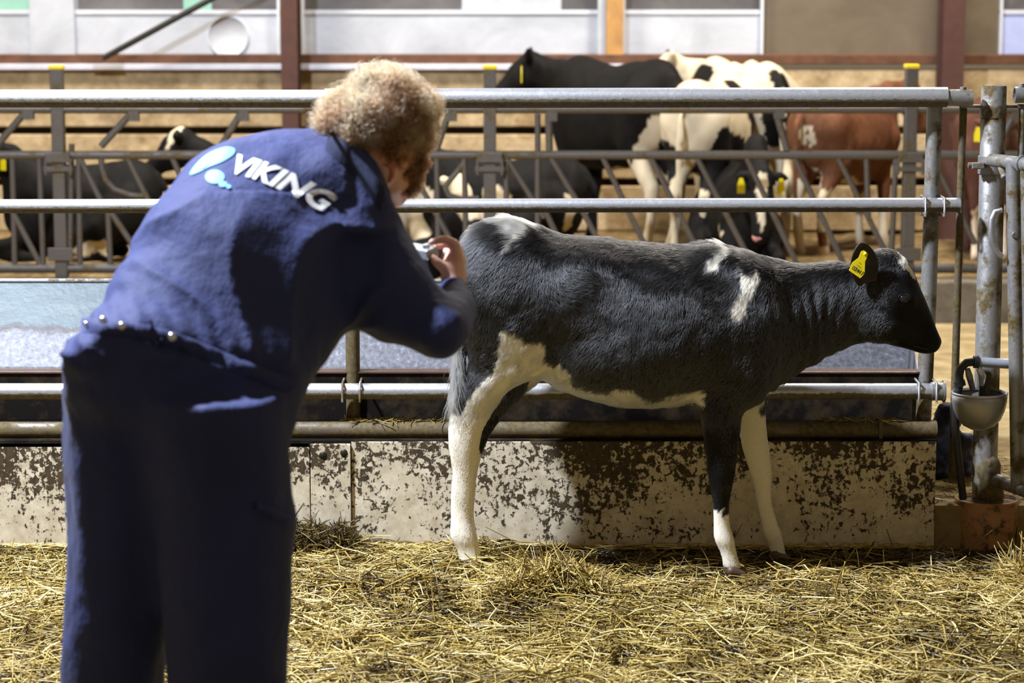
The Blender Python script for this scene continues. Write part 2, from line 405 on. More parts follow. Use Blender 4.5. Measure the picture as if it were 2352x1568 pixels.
def sdf_mesh(name, prims, res, smooth=2, disp=None):
    lo = np.min([p.lo for p in prims if not p.sub], 0) - .04; hi = np.max([p.hi for p in prims if not p.sub], 0) + .04
    n = np.ceil((hi - lo) / res).astype(int) + 1
    ax = [lo[i] + res*np.arange(n[i]) for i in range(3)]; Fd = np.full(n, 1.0)
    for p in prims:
        pad = p.k + .03
        i0 = [max(0, int((p.lo[i]-pad-lo[i])/res)) for i in range(3)]; i1 = [min(n[i], int((p.hi[i]+pad-lo[i])/res)+2) for i in range(3)]
        if any(i1[i] <= i0[i] for i in range(3)): continue
        sl = tuple(slice(i0[i], i1[i]) for i in range(3))
        X = ax[0][sl[0]][:, None, None]; Y = ax[1][sl[1]][None, :, None]; Z = ax[2][sl[2]][None, None, :]
        d = p.f(X, Y, Z) + 0*Fd[sl]; A = Fd[sl]; k = max(p.k, 1e-4)
        if p.sub:
            h = np.clip(.5 - .5*(A + d)/k, 0, 1); Fd[sl] = A*(1-h) + (-d)*h + k*h*(1-h)
        else:
            h = np.clip(.5 + .5*(A - d)/k, 0, 1); Fd[sl] = A*(1-h) + d*h - k*h*(1-h)
    S = Fd < 0
    c = S[:-1, :-1, :-1].astype(np.int8)
    for dx in (0, 1):
        for dy in (0, 1):
            for dz in (0, 1):
                if dx+dy+dz: c = c + S[dx:n[0]-1+dx, dy:n[1]-1+dy, dz:n[2]-1+dz]
    act = np.argwhere((c > 0) & (c < 8)); idx = np.full(np.array(n)-1, -1, np.int64); idx[tuple(act.T)] = np.arange(len(act))
    acc = np.zeros((len(act), 3)); cnt = np.zeros(len(act))
    corners = [(0,0,0),(1,0,0),(0,1,0),(1,1,0),(0,0,1),(1,0,1),(0,1,1),(1,1,1)]
    for a in range(8):
        for b in range(a+1, 8):
            if sum(abs(corners[a][i]-corners[b][i]) for i in range(3)) != 1: continue
            pa = act + corners[a]; pb = act + corners[b]; fa = Fd[tuple(pa.T)]; fb = Fd[tuple(pb.T)]
            m = (fa < 0) != (fb < 0); t = np.where(m, fa/np.where(m, fa-fb, 1), 0)[:, None]
            acc += np.where(m[:, None], pa + (pb-pa)*t, 0); cnt += m
    V = lo + res*acc/cnt[:, None]; Q = []
    for axn in range(3):
        sa = [slice(None)]*3; sb = [slice(None)]*3; sa[axn] = slice(0, -1); sb[axn] = slice(1, None)
        e = np.argwhere(S[tuple(sa)] != S[tuple(sb)]); o1, o2 = [i for i in range(3) if i != axn]
        e = e[(e[:, o1] > 0) & (e[:, o2] > 0) & (e[:, o1] < n[o1]-1) & (e[:, o2] < n[o2]-1)]
        def cell(d1, d2):
            q = e.copy(); q[:, o1] += d1; q[:, o2] += d2; return idx[tuple(q.T)]
        q = np.stack([cell(-1, -1), cell(0, -1), cell(0, 0), cell(-1, 0)], 1)
        ins = S[tuple(e.T)]; flip = ins if axn != 1 else ~ins
        q = np.where(flip[:, None], q, q[:, ::-1]); Q.append(q)
    Q = np.concatenate(Q)
    # smoothing
    E = np.concatenate([Q[:, [0,1]], Q[:, [1,2]], Q[:, [2,3]], Q[:, [3,0]]]); E = np.concatenate([E, E[:, ::-1]])
    deg = np.bincount(E[:, 0], minlength=len(V))[:, None]
    for it in range(smooth):
        s_ = np.stack([np.bincount(E[:, 0], V[E[:, 1], i], len(V)) for i in range(3)], 1)/np.maximum(deg, 1); V = V + .6*(s_ - V)
    def normals():
        a = V[Q[:, 2]]-V[Q[:, 0]]; b = V[Q[:, 3]]-V[Q[:, 1]]; fn = np.cross(a, b)
        N = np.zeros_like(V)
        for k in range(4):
            for i in range(3): N[:, i] += np.bincount(Q[:, k], fn[:, i], len(V))
        return N/np.maximum(np.linalg.norm(N, axis=1, keepdims=True), 1e-9)
    N = normals()
    if disp is not None: V = V + N*disp(V, N)[:, None]; N = normals()
    me = np_mesh(name, V, Q); return me, V, Q, N
def np_mesh(name, V, Q, smooth=True):
    me = bpy.data.meshes.new(name); k = Q.shape[1]
    me.vertices.add(len(V)); me.vertices.foreach_set('co', np.ascontiguousarray(V, np.float32).ravel())
    me.loops.add(Q.size); me.loops.foreach_set('vertex_index', np.ascontiguousarray(Q, np.int32).ravel())
    me.polygons.add(len(Q)); me.polygons.foreach_set('loop_start', np.arange(0, Q.size, k, dtype=np.int32))
    me.polygons.foreach_set('use_smooth', np.full(len(Q), smooth)); me.update(calc_edges=True)
    return me
def put_attr(me, name, arr, dom='POINT'):
    a = me.attributes.new(name, 'FLOAT', dom); a.data.foreach_set('value', np.ascontiguousarray(arr, np.float32))
def inpoly(u, v, poly):
    r = np.zeros(u.shape, bool); n = len(poly)
    for i in range(n):
        x0, y0 = poly[i]; x1, y1 = poly[(i+1) % n]
        if y0 == y1: continue
        r ^= ((y0 > v) != (y1 > v)) & (u < (x1-x0)*(v-y0)/(y1-y0) + x0)
    return r
def sample_surface(V, Q, N, n, weight=None):
    a = V[Q[:, 0]]; b = V[Q[:, 1]]; c = V[Q[:, 2]]; d = V[Q[:, 3]]
    ar = np.linalg.norm(np.cross(c-a, d-b), axis=1)
    if weight is not None: ar = ar*weight((a+c)/2, N[Q[:, 0]])
    i = RNG.choice(len(Q), n, p=ar/ar.sum()); s = RNG.random((n, 1)); t = RNG.random((n, 1))
    p = (a[i]*(1-s)+b[i]*s)*(1-t) + (d[i]*(1-s)+c[i]*s)*t
    m = N[Q[i, 0]]*(1-s)*(1-t)+N[Q[i, 1]]*s*(1-t)+N[Q[i, 2]]*s*t+N[Q[i, 3]]*(1-s)*t
    return p, m/np.linalg.norm(m, axis=1, keepdims=True)
def hair_obj(name, pts, rad, attr, vals, mat, parent):
    n, k, _ = pts.shape; hc = bpy.data.hair_curves.new(name); hc.add_curves([k]*n)
    hc.attributes['position'].data.foreach_set('vector', np.ascontiguousarray(pts, np.float32).ravel())
    ra = hc.attributes.get('radius') or hc.attributes.new('radius', 'FLOAT', 'POINT')
    ra.data.foreach_set('value', np.ascontiguousarray(rad, np.float32).ravel())
    a = hc.attributes.new(attr, 'FLOAT', 'CURVE'); a.data.foreach_set('value', np.ascontiguousarray(vals, np.float32))
    return link(name, hc, mat, parent)

# ================================================================== SETTING
AZ = .13      # level of the feed alley behind the fence
BZ = .30      # level of the straw bed in the far pen
YW = 14.3     # face of the far wall
def struct(name, mb, mat, bevel=0): return tag(mb.build(name, mat, None, bevel), kind='structure')

def hfield(x, y):
    p = np.stack([x*2.2, y*2.2, np.zeros_like(x)], -1)
    h = .030*vnoise(p, 3) + .018*vnoise(p*3.1, 4) + .008*vnoise(p*8, 5) - .01
    g = lambda cx, cy, sx, sy, a: a*np.exp(-((x-cx)/sx)**2 - ((y-cy)/sy)**2)
    h += g(.12, 7.02, .16, .10, .055) + g(-.35, 6.95, .3, .12, .03) + g(1.95, 7.05, .28, .22, .13) + g(-.75, 7.55, .28, .07, .03)
    h += g(.68, 7.19, .07, .07, -.02) + g(.83, 7.44, .07, .06, -.01)
    trough = 1/(1+np.exp(-(y-7.22)/.03)) * 1/(1+np.exp(-(x+.02)/.05))
    return h*(1-.8*trough) - .022*trough
def grid_mesh(name, x0, x1, y0, y1, d, f):
    nx = int((x1-x0)/d)+1; ny = int((y1-y0)/d)+1
    X, Y = np.meshgrid(np.linspace(x0, x1, nx), np.linspace(y0, y1, ny), indexing='ij')
    V = np.stack([X, Y, f(X, Y)], -1).reshape(-1, 3); I = np.arange(nx*ny).reshape(nx, ny)
    Q = np.stack([I[:-1, :-1], I[1:, :-1], I[1:, 1:], I[:-1, 1:]], -1).reshape(-1, 4)
    return np_mesh(name, V, Q)
o = link('floor', grid_mesh('floor', -3.2, 3.2, 3.6, 7.66, .035, hfield), M['floor']); tag(o, kind='structure')
b = MB(); b.box((-7, 7.62, -.10), (7, 11.76, AZ)); struct('alley_slab', b, M['alley'])
b = MB(); b.box((-7, 11.74, AZ-.02), (7, 11.92, .335)); o = struct('feed_kerb', b, M['kerb'], .012)
def bedf(X, Y): return BZ + .03*fbm(np.stack([X*3, Y*3, X*0], -1), 9)
o = link('pen_bedding_floor', grid_mesh('pen_bedding_floor', -5, 5, 11.9, 14.5, .06, bedf), M['bed']); tag(o, kind='structure')

# far wall: horizontal planks with dark grooves between
zt = 1.266
b = MB(); b.box((-6.5, YW+.10, 0), (6.5, YW+.25, zt-.01)); struct('wall_back', b, M['gap'])
b = MB(); edges = [(.0, .27), (.315, .58), (.625, .885), (.93, zt)]
for z0, z1 in edges: b.box((-6.5, YW-.01, z0), (6.5, YW+.12, z1))
struct('wall_back_planks', b, M['plank'], .008)
b = MB(); b.box((-6.5, YW-.06, zt), (.75, YW+.22, zt+.035)); struct('window_ledge', b, M['sill'], .004)
zb0 = P(0, 142, YW).z; zb1 = P(0, 125, YW).z
b = MB(); b.box((-6.5, YW-.03, zt+.03), (6.5, YW+.12, zb1)); struct('trim_1', b, M['rust_beam'], .004)
# windows above: u ranges, lower sheet and upper panes
zs = P(0, 28, YW).z; ztop = zs + 1.3
def X_(u, y=YW): return P(u, 60, y).x
def window(k, u0, u1, low, ups, right_strip=None):
    b = MB(); x0 = X_(u0); x1 = X_(u1); b.box((x0, YW+.10, zb1), (x1, YW+.14, zs)); o = struct('window_%d' % k, b, low)
    fr = MB(); fr.box((x0, YW+.06, zb1), (x0+.014, YW+.15, ztop)); fr.box((x1-.014, YW+.06, zb1), (x1, YW+.15, ztop)); fr.box((x0, YW+.09, zs-.012), (x1, YW+.12, zs+.012))
    link('window_frame', fr.mesh('window_frame'), M['frame_white'], o)
    for a, c, m in ups:
        p = MB(); p.box((X_(a), YW+.14, zs), (X_(c), YW+.17, ztop)); link('pane', p.mesh('pane'), m, o)
    if right_strip:
        p = MB(); p.box((X_(right_strip[0]), YW+.03, zb1), (X_(right_strip[1]), YW+.1, ztop)); link('window_jamb', p.mesh('window_jamb'), M['sheet'], o)
    return o
w1 = window(1, -420, 640, M['sheet'], [(-420, 60, M['pane_green']), (60, 92, M['pane_grey']), (92, 170, M['sheet']), (170, 415, M['pane_grey']), (415, 480, M['pane_green']), (480, 640, M['pane_grey'])], (66, 168))
p = MB(); p.lathe(P(524, 84, YW+.095), [(0, 0), (.115, 0), (.12, -.01), (.12, .01)], 32, 'y'); link('pale_disc', p.mesh('pale_disc'), M['frame_white'], w1)  # pale round disc on the left window
window(2, 690, 1392, M['sheet'], [(690, 760, M['pane_grey']), (760, 1060, M['pane_grey']), (1060, 1290, M['sheet']), (1290, 1392, M['pane_grey'])], (1374, 1392))
window(3, 1432, 1756, M['sheet'], [(1432, 1756, M['pane_grey'])])
window(4, 2302, 2700, M['sheet_blue'], [(2302, 2700, M['pane_grey'])])
b = MB(); b.box((X_(1393), YW+.0, zb1), (X_(1431), YW+.14, ztop)); struct('trim_2', b, M['timber'])
b = MB(); b.box((X_(1757), YW+.10, zb1), (X_(2301), YW+.13, ztop)); struct('wall_net', b, M['net'])
b = MB(); b.box((X_(641), YW+.12, zb1), (X_(689), YW+.14, ztop)); struct('trim_3', b, M['gap'])
# steel columns (H section) and the brace
for k, (u0, u1) in enumerate(((645, 683), (2166, 2216))):
    x0 = P(u0, 100, 14.0).x; x1 = P(u1, 100, 14.0).x; b = MB()
    b.box((x0, 14.0, 0), (x1, 14.012, 3.0)); b.box((x0, 14.2, 0), (x1, 14.212, 3.0)); b.box(((x0+x1)/2-.004, 14.01, 0), ((x0+x1)/2+.004, 14.202, 3.0))
    o = b.build('steel_column', M['red_steel'])
    tag(o, ['red-brown steel column between the two long left windows', 'red-brown steel column right of the grey windbreak netting'][k], 'column')
a = P(238, 133, 14.12); c = P(492, -6, 14.12); d = (c-a)*1.9 + a
b = MB(); b.tube([a, d], .018, 8); o = b.build('diagonal_brace', M['dark_steel']); tag(o, 'thin dark diagonal brace crossing the left window from its sill', 'brace')
b = MB(); b.box(tuple(a + Vector((-.09, -.01, -.03))), tuple(a + Vector((.09, .02, .02)))); link('foot_plate', b.mesh('foot_plate'), M['rust_beam'], o)
# ================================================================== FAR FEED BARRIER
YB = 11.9
def bp(u, v, dy=0): return P(u, v, YB + dy)
posts = [(130, 152, 'far barrier post with yellow cap at the left edge of the pen'), (1125, 152, 'far barrier post with yellow cap left of the black standing cow'), (2094, 150, 'far barrier post with yellow cap right of the brown cow')]
for u, v, lab in posts:
    p0 = G(u, YB, .335); p1 = bp(u, v+5); x = p1.x
    t = thing('barrier_post', (x, YB, .335), lab, 'post', 'far barrier posts with yellow caps')
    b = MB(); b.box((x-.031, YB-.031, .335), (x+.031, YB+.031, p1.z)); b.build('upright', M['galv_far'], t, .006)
    b = MB(); b.box((x-.035, YB-.035, p1.z-.004), (x+.035, YB+.035, p1.z+.016)); b.build('cap', M['yellow'], t, .005)
    zc = bp(u, 372).z; b = MB(); b.box((x-.072, YB-.045, zc-.045), (x+.072, YB-.033, zc-.02)); b.tube([(x-.06, YB-.04, zc+.02), (x-.06, YB-.04, zc-.06)], .008, 8); b.tube([(x+.06, YB-.04, zc+.02), (x+.06, YB-.04, zc-.06)], .008, 8)
    b.box((x-.06, YB-.045, zc+.0), (x+.06, YB-.033, zc+.05)); b.build('clamp', M['galv_far'], t, .003)
    zc = bp(u, 583).z; b = MB(); b.box((x-.062, YB-.045, zc-.03), (x+.062, YB-.032, zc+.035)); b.build('bracket', M['galv_far'], t, .003)
def barrier(u0, u1, lab, bars, ups, loops):
    x0 = bp(u0, 355).x; x1 = bp(u1, 355).x
    t = thing('feed_barrier', ((x0+x1)/2, YB, .335), lab, 'feed barrier', 'headlock feed barriers along the far pen')
    for nm, v, r in (('top_rail', 251, .021), ('middle_rail', 356, .022), ('bottom_rail', 616, .024)):
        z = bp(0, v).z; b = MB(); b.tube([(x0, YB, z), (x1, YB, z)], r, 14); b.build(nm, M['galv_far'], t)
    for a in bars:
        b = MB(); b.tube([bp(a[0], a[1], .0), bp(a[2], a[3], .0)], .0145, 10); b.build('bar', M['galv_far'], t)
    for a in ups:
        b = MB(); b.tube([bp(a[0], a[1], .0), bp(a[2], a[3], .0)], .018, 10); b.build('lever', M['galv_far'], t)
        b = MB(); q = bp(a[0]+8, a[1]+2); b.box((q.x-.025, YB-.02, q.z-.03), (q.x+.025, YB+.02, q.z+.02)); b.build('hinge_block', M['galv_far'], t)
    for a in loops:
        b = MB(); b.tube([bp(*q) for q in a], .015, 10); b.build('neck_loop', M['galv_far'], t)
barrier(-900, 122, 'feed barrier section beyond the left edge of the pen, left of the leftmost post', [(28, 356, 34, 616), (90, 356, 100, 616), (25, 480, 95, 612), (-60, 356, -60, 616)], [(58, 258, -4, 330)], [])
barrier(138, 1117, 'feed barrier section behind the bent-over person, between left and middle post', [
    (180, 356, 184, 616), (180, 356, 236, 470), (248, 480, 254, 616), (243, 470, 330, 600), (290, 356, 345, 470), (393, 356, 430, 440), (165, 330, 160, 590),
    (1003, 356, 1008, 616), (1066, 356, 1072, 616), (948, 395, 1040, 560), (330, 470, 420, 616), (480, 356, 560, 616), (600, 356, 700, 616), (760, 356, 840, 616)],
    [(300, 262, 232, 336), (552, 262, 508, 336), (1030, 262, 1003, 340), (790, 262, 750, 340)], [[(232, 358), (234, 385), (242, 412), (262, 434), (300, 448), (330, 450)], [(1066, 375), (1035, 412), (1022, 430), (1030, 448), (1060, 458), (1100, 455)]])
barrier(1133, 2086, 'feed barrier section with slanting bars before the standing cows, between middle and right post', [
    (1163, 356, 1163, 616), (1163, 362, 1250, 500), (1250, 480, 1312, 610), (1262, 356, 1330, 470), (1330, 470, 1405, 610), (1382, 356, 1480, 560), (1492, 356, 1600, 570), (1598, 356, 1712, 578),
    (1712, 356, 1832, 610), (1822, 356, 1940, 610), (1925, 362, 2040, 590), (1990, 356, 1994, 500), (2058, 356, 2046, 616), (1235, 262, 1235, 616)], [(1782, 256, 1808, 345), (1260, 262, 1262, 345)], [])
barrier(2102, 3300, 'feed barrier section behind the gate post, right of the rightmost capped post', [(2160, 400, 2240, 560), (2205, 370, 2205, 616), (2300, 370, 2400, 600)], [(2330, 262, 2290, 340)], [])

# ================================================================== NEAR FENCE
YF = 7.66
def fp(u, v, dy=0): return P(u, v, YF + dy)
z1 = fp(0, 226).z; z2 = fp(0, 474).z; z3 = fp(0, 896).z; z4 = fp(0, 987).z
XL = -2.6
fence = thing('pen_fence', (fp(805, 900).x, YF, .32), 'horizontal galvanised pipe fence right behind the black calf', 'fence')
b = MB(); xe = fp(2175, 226).x; xj = fp(775, 226).x
b.tube([(XL, YF, z1), (xj, YF, z1-.001)], .0285, 24); b.tube([(xj-.04, YF, z1), (xe, YF, z1+.004)], .0315, 24); b.build('top_rail', mat_galv('grimy_shaded_rail', (.56, .57, .60), .60, .75, .42, (z1+.002, .031)), fence)
b = MB(); b.pipe([(xe-.01, YF, z1+.002), (fp(2233, 226).x, YF, z1+.002)], .027); b.tube([(fp(2212, 200).x, YF, z1+.02), (fp(2212, 200).x, YF, z1+.036)], .010, 8); b.build('rail_end_sleeve', M['galv'], fence)
b = MB(); b.tube([(XL, YF-.01, z2), (fp(2203, 474).x, YF-.01, z2+.006)], .0225, 20); b.build('middle_rail', mat_galv('grimy_shaded_rail', (.56, .57, .60), .60, .75, .42, (z2+.003, .0225)), fence)
b = MB(); b.tube([(XL, YF-.02, z3), (fp(2150, 896).x, YF-.02, z3)], .026, 20); b.build('lower_rail', mat_galv('grimy_shaded_rail', (.56, .57, .60), .60, .75, .42, (z3, .026)), fence)
b = MB(); b.tube([(XL, YF, z4), (fp(2150, 987).x, YF, z4)], .031, 20); b.box((fp(2020, 980).x-.006, YF-.036, z4-.034), (fp(2020, 980).x+.006, YF+.03, z4+.034)); b.build('bottom_rail', M['galv_dirty'], fence)
for u, lean in ((805, 0), (2143, -.010)):
    x = fp(u, 500).x; xb = fp(u, 500).x + lean
    b = MB(); r = .0255 if u > 1000 else .023
    b.tube([(x+.004, YF+.045, z1-.01), (x, YF+.045, .75), (xb, YF+.045, .14)], r, 18); b.build('post', M['galv'] if u > 1000 else M['galv_dirty'], fence)
    for s_ in (-1, 1):
        b = MB(); xx = x + s_*.030
        b.tube([(xx, YF-.036, z2-.028), (xx, YF-.036, z2+.028), (xx, YF+.055, z2+.03), (xx, YF+.055, z2-.03), (xx, YF-.036, z2-.028)], .004, 8)
        b.build('pipe_clamp', M['galv'], fence)
    xx = xb
    for s_ in (-1, 1):
        b = MB(); b.tube([(xx+s_*.028, YF-.05, z3-.03), (xx+s_*.028, YF-.05, z3+.03), (xx+s_*.028, YF+.05, z3+.032)], .004, 8)
        b.build('lower_pipe_clamp', M['galv'], fence)
b = MB(); xx = fp(2143, 890).x
b.tube([(xx-.01, YF-.02, z3), (xx+.028, YF-.02, z3)], .030, 20); b.tube([(xx+.028, YF-.02, z3), (xx+.034, YF-.02, z3)], .036, 20); b.build('end_cap', M['galv'], fence)

# dark channel above the boards and boards
b = MB(); zc1 = fp(0, 1003).z; zc0 = fp(0, 1020).z
b.box((XL, YF-.055, zc0), (fp(2146, 1010).x, YF+.02, zc1)); o = b.build('board_channel', M['black_sheet'], None, .002)
tag(o, 'long black steel strip along the top edge of the muck-spattered boards', 'steel strip')
def board(u0, u1, y, vt, vb, lab, rivets=False, grp='white boards below the fence'):
    x0 = P(u0, 1130, y).x if u0 > -200 else XL; x1 = P(u1, 1130, y).x; b = MB(); zt_ = P(u0, vt, y).z; zb = P(u0, vb, y).z
    b.box((x0, y, zb), (x1, y+.014, zt_)); o = b.build('kick_board', M['board'], None, .002); tag(o, lab, 'board', grp)
    if rivets:
        for (u, v) in ((742, 1233), (790, 1233), (742, 1045), (790, 1040)):
            q = P(u, v, y); r = MB(); r.lathe(q, [(0, -.004), (.009, -.003), (.0125, 0), (.0125, .004)], 16, 'y'); link('bolt_head', r.mesh('bolt_head'), M['dark_steel'], o)
    return o
board(-400, 712, 7.605, 1017, 1255, 'left muck-spattered white board, mostly behind the person in navy')
board(714, 806, 7.592, 1020, 1257, 'narrow white joint board with round bolt heads, between two long boards', True)
board(808, 2148, 7.602, 1014, 1255, 'long muck-spattered white board right behind the legs of the calf')

# feed trough behind the fence
YT0, YT1 = 7.74, 8.42
xr = P(2108, 840, YT0).x; xl = -2.7
zf = P(0, 858, YT0).z; zb = P(0, 645, YT1).z
trough = thing('feed_trough', ((xl+xr)/2, 8.0, AZ), 'long galvanised feed trough standing in the alley behind the pipe fence', 'feed trough')
b = MB(); prof = [(YT0, zf), (YT0+.08, zf-.17), (YT0+.25, zf-.20), (YT0+.45, zf-.05), (YT1, zb)]
th = .006; xb_ = P(2075, 700, YT1).x
def ex(i): return xr + (xb_ - xr)*((prof[i][0]-YT0)/(YT1-YT0))
vs = []; N_ = 40
for i, (y, z) in enumerate(prof):
    for k in range(N_+1): vs.append((xl + (ex(i)-xl)*k/N_, y, z))
fs = [(i*(N_+1)+k, i*(N_+1)+k+1, (i+1)*(N_+1)+k+1, (i+1)*(N_+1)+k) for i in range(len(prof)-1) for k in range(N_)]
b.add(vs, fs, False)
o = b.build('trough_pan', M['trough'], trough); md = o.modifiers.new('thick', 'SOLIDIFY'); md.thickness = .004; md.offset = -1
b = MB(); b.add([(ex(i)+.0, y, z) for i, (y, z) in enumerate(prof)] + [(ex(i)+.006, y, z) for i, (y, z) in enumerate(prof)], [(0,1,2,3,4), (9,8,7,6,5)] + [(i, i+5, (i+1) % 5+5, (i+1) % 5) for i in range(5)], False)
b.build('end_plate', M['trough'], trough)
b = MB(); b.tube([(xl, YT1, zb), (xb_, YT1, zb)], .009, 10); b.build('back_rim', M['galv'], trough)
b = MB(); b.box((xl, YT0-.045, P(0, 884, YT0-.04).z), (xr+.012, YT0-.005, P(0, 858, YT0-.045).z)); b.build('front_channel', M['black_sheet'], trough, .003)
b = MB(); b.box((xl, YT0-.05, P(0, 858, YT0-.045).z), (xr+.012, YT0+.01, P(0, 853, YT0-.045).z)); b.build('front_rim', plain('wet_red_brown_rim', rgb(84, 60, 50), .35, .2), trough, .002)
b = MB()
for x in (xl+.2, -.9, .3, xr-.25):
    for y in (YT0+.14, YT1-.16): b.box((x-.03, y-.02, AZ), (x+.03, y+.02, .36))
b.box((xl+.1, YT0+.1, .34), (xr-.1, YT1-.12, .37)); b.build('stand', M['dark_steel'], trough, .003)
b = MB(); b.box((xl, YT0-.03, .15), (xr-.02, YT0-.02, P(0, 890, YT0).z)); b.build('front_sheet', M['black_sheet'], trough)

# ================================================================== GATE POST, SIDE GATE, DRINKER
YP = 7.70
xp = P(2280, 300, YP).x; zpt = P(2280, 196, YP).z; xpb = P(2262, 1100, YP).x
zdr = P(2262, 1142, YP).z
gp = thing('gate_post', (xpb, YP, zdr), 'thick galvanised round gate post standing in the orange-brown pipe stub', 'post')
def px_(z): return xpb + (xp-xpb)*(z-zdr)/(zpt-zdr)
b = MB(); b.tube([(px_(zdr-.06), YP, zdr-.06), (xp, YP, zpt-.004), (xp, YP, zpt)], [.040, .040, .037], 28); b.build('upright', M['galv'], gp)
zA = P(2280, 242, YP).z; zB = P(2280, 270, YP).z
b = MB(); b.tube([(px_(zB), YP, zB), (px_(zA), YP, zA)], .0425, 28); b.build('collar', M['galv'], gp)
for s_ in (-1, 1):
    b = MB(); xx = px_(zA) + s_*.04; b.box((min(xx, xx+s_*.065), YP-.014, zA-.008), (max(xx, xx+s_*.065), YP+.012, zA+.002)); b.build('bracket', M['galv'], gp, .002)
zH0 = P(2270, 398, YP).z; zH1 = P(2270, 358, YP).z
b = MB(); b.tube([(px_(zH0), YP, zH0), (px_(zH1), YP, zH1)], .045, 28); b.box((px_(zH0)-.075, YP-.06, zH0+.018), (px_(zH0)-.035, YP-.03, zH0+.038)); b.tube([(px_(zH0)-.085, YP-.045, zH0+.03), (px_(zH0)-.03, YP-.045, zH0+.03)], .009, 8)
b.build('hinge_clamp', M['galv'], gp, .003)
me, *_ = sdf_mesh('muck_lump', [Chain([(px_(zdr)+.01, YP-.03, zdr+.02), (px_(zdr+.10)+.005, YP-.02, zdr+.11)], [.045, .036], .02)], .006, 1, lambda V, N: .007*fbm(V*30, 4)); link('muck_lump', me, M['galv_dirty'], gp)
# drop rods
for u, v1, lab in ((2206, 1100, 'thin upright drop rod left of the gate post'), (2342, 700, 'thin upright drop rod right of the gate post')):
    xx = P(u, 400, YP).x; b = MB(); b.tube([(xx, YP, P(u, v1, YP).z), (xx+.003, YP, P(u, 243, YP).z)], .0125, 14)
    b.tube([(xx+.003, YP, P(u, 243, YP).z), (xx+.003, YP, P(u, 238, YP).z)], .018, 10); o = b.build('drop_rod', M['galv'] if u > 2300 else M['galv_dirty']); tag(o, lab, 'rod', 'drop rods beside the gate post')
b = MB(); zz = P(0, 218, YF).z; b.pipe([(P(2330, 218, YF).x, YF, zz), (P(2500, 218, YF).x, YF, zz)], .026); b.tube([(P(2346, 200, YF).x, YF, zz+.02), (P(2346, 200, YF).x, YF, zz+.036)], .010, 8)
o = b.build('fence_rail', M['galv']); tag(o, 'open-ended galvanised rail at the top right edge, level with the fence top', 'rail')
# side gate coming towards the camera
g0 = P(2278, 367, YP-.07); g0b = P(2290, 1103, YP-.07)
gx1 = g0.x + .62; gy1 = 5.95
def gdir(p, t): return Vector((p.x + (gx1-g0.x)*t, p.y + (gy1-g0.y)*t, p.z))
gate = thing('side_gate', (g0b.x, g0b.y, .1), 'galvanised tubular gate hinged on the thick post, running towards the camera', 'gate')
b = MB(); b.tube([gdir(g0, 0), gdir(g0, .11)], .021, 18); b.tube([gdir(g0, .10), gdir(g0, 1)], .024, 18); b.tube([gdir(g0, .098), gdir(g0, .106)], .028, 18); b.build('top_rail', M['galv'], gate)
b = MB(); b.tube([gdir(g0b, 0), gdir(g0b, 1)], .022, 18); b.build('bottom_rail', M['galv'], gate)
b = MB(); b.tube([gdir(g0, .03) + Vector((0, 0, -.02)), gdir(g0, .05) + Vector((-.01, -.02, -.05))], .010, 8); b.build('latch_stub', M['galv'], gate)
def gx_at(u):
    lo_, hi_ = 0, 1
    for _ in range(40):
        m_ = (lo_+hi_)/2; p_ = gdir(g0, m_)
        if UV(p_.x, p_.y, .9)[0] < u: lo_ = m_
        else: hi_ = m_
    return lo_
for u, r in ((2320, .0245), (2347, .016), (2400, .016), (2450, .016), (2500, .016), (2560, .016), (2620, .02)):
    t_ = gx_at(u); a_ = gdir(g0, t_); c_ = gdir(g0b, t_); b = MB(); b.tube([a_, c_], r, 18); b.build('upright', M['galv'], gate)
t_ = gx_at(2320); pb = gdir(g0, t_)
b = MB(); z_ = P(2322, 537, pb.y).z; b.tube([(pb.x+.004, pb.y-.022, z_), (pb.x+.006, pb.y-.034, z_)], .010, 6); b.build('bolt', M['galv'], gate)
b = MB(); cs_ = [(2302, 482), (2286, 486), (2278, 505), (2277, 535), (2280, 560), (2290, 580), (2302, 590)]
b.tube([P(u, v, pb.y-.01) for u, v in cs_], [.008, .009, .010, .011, .012, .011, .009], 14); b.build('handle', M['galv_rail'], gate)

# drinker bowl, pipe, hose, pipe stub
YD = 7.56
dr = thing('drinker', (P(2250, 930, YD).x, YD, .45), 'grey steel drinking bowl with a curved pipe on the gate post', 'drinking bowl')
cx = P(2250, 900, YD).x; zr = P(2250, 903, YD).z; R = .085
b = MB(); prof = [(R, 0), (R*.985, -.025), (R*.92, -.052), (R*.78, -.080), (R*.56, -.101), (R*.28, -.113), (0, -.116)]
b.lathe((cx, YD, zr), prof, 40); o = b.build('bowl', plain('brushed_drinker_steel', (.36, .35, .33), .42, .6, .1), dr); md = o.modifiers.new('t', 'SOLIDIFY'); md.thickness = .003
b = MB(); b.lathe((cx, YD, zr), [(R-.004, -.003), (R+.003, -.003), (R+.004, .004), (R-.003, .005), (R-.004, -.003)], 48); b.build('rim', M['galv_rail'], dr)
b = MB(); b.box((cx+.006, YD+.03, zr-.05), (cx+.030, YD+.045, zr+.035)); b.build('valve_paddle', M['black_rubber'], dr, .004)
YE = YD + .02
b = MB(); pts = [(2205, 882), (2203, 862), (2207, 845), (2220, 833), (2240, 830)]; b.tube([P(u, v, YE) for u, v in pts], .0135, 14); b.tube([P(2236, 831, YE), P(2248, 831, YE)], .020, 14); b.tube([P(2203, 874, YE), P(2206, 886, YE)], .018, 14); b.build('elbow', M['black_rubber'], dr)
b = MB(); b.tube([P(2246, 831, YE), P(2330, 836, YE)], .016, 16); b.build('supply_pipe', plain('grey_plastic_pipe', rgb(150, 155, 165), .35, .1, .1), dr)
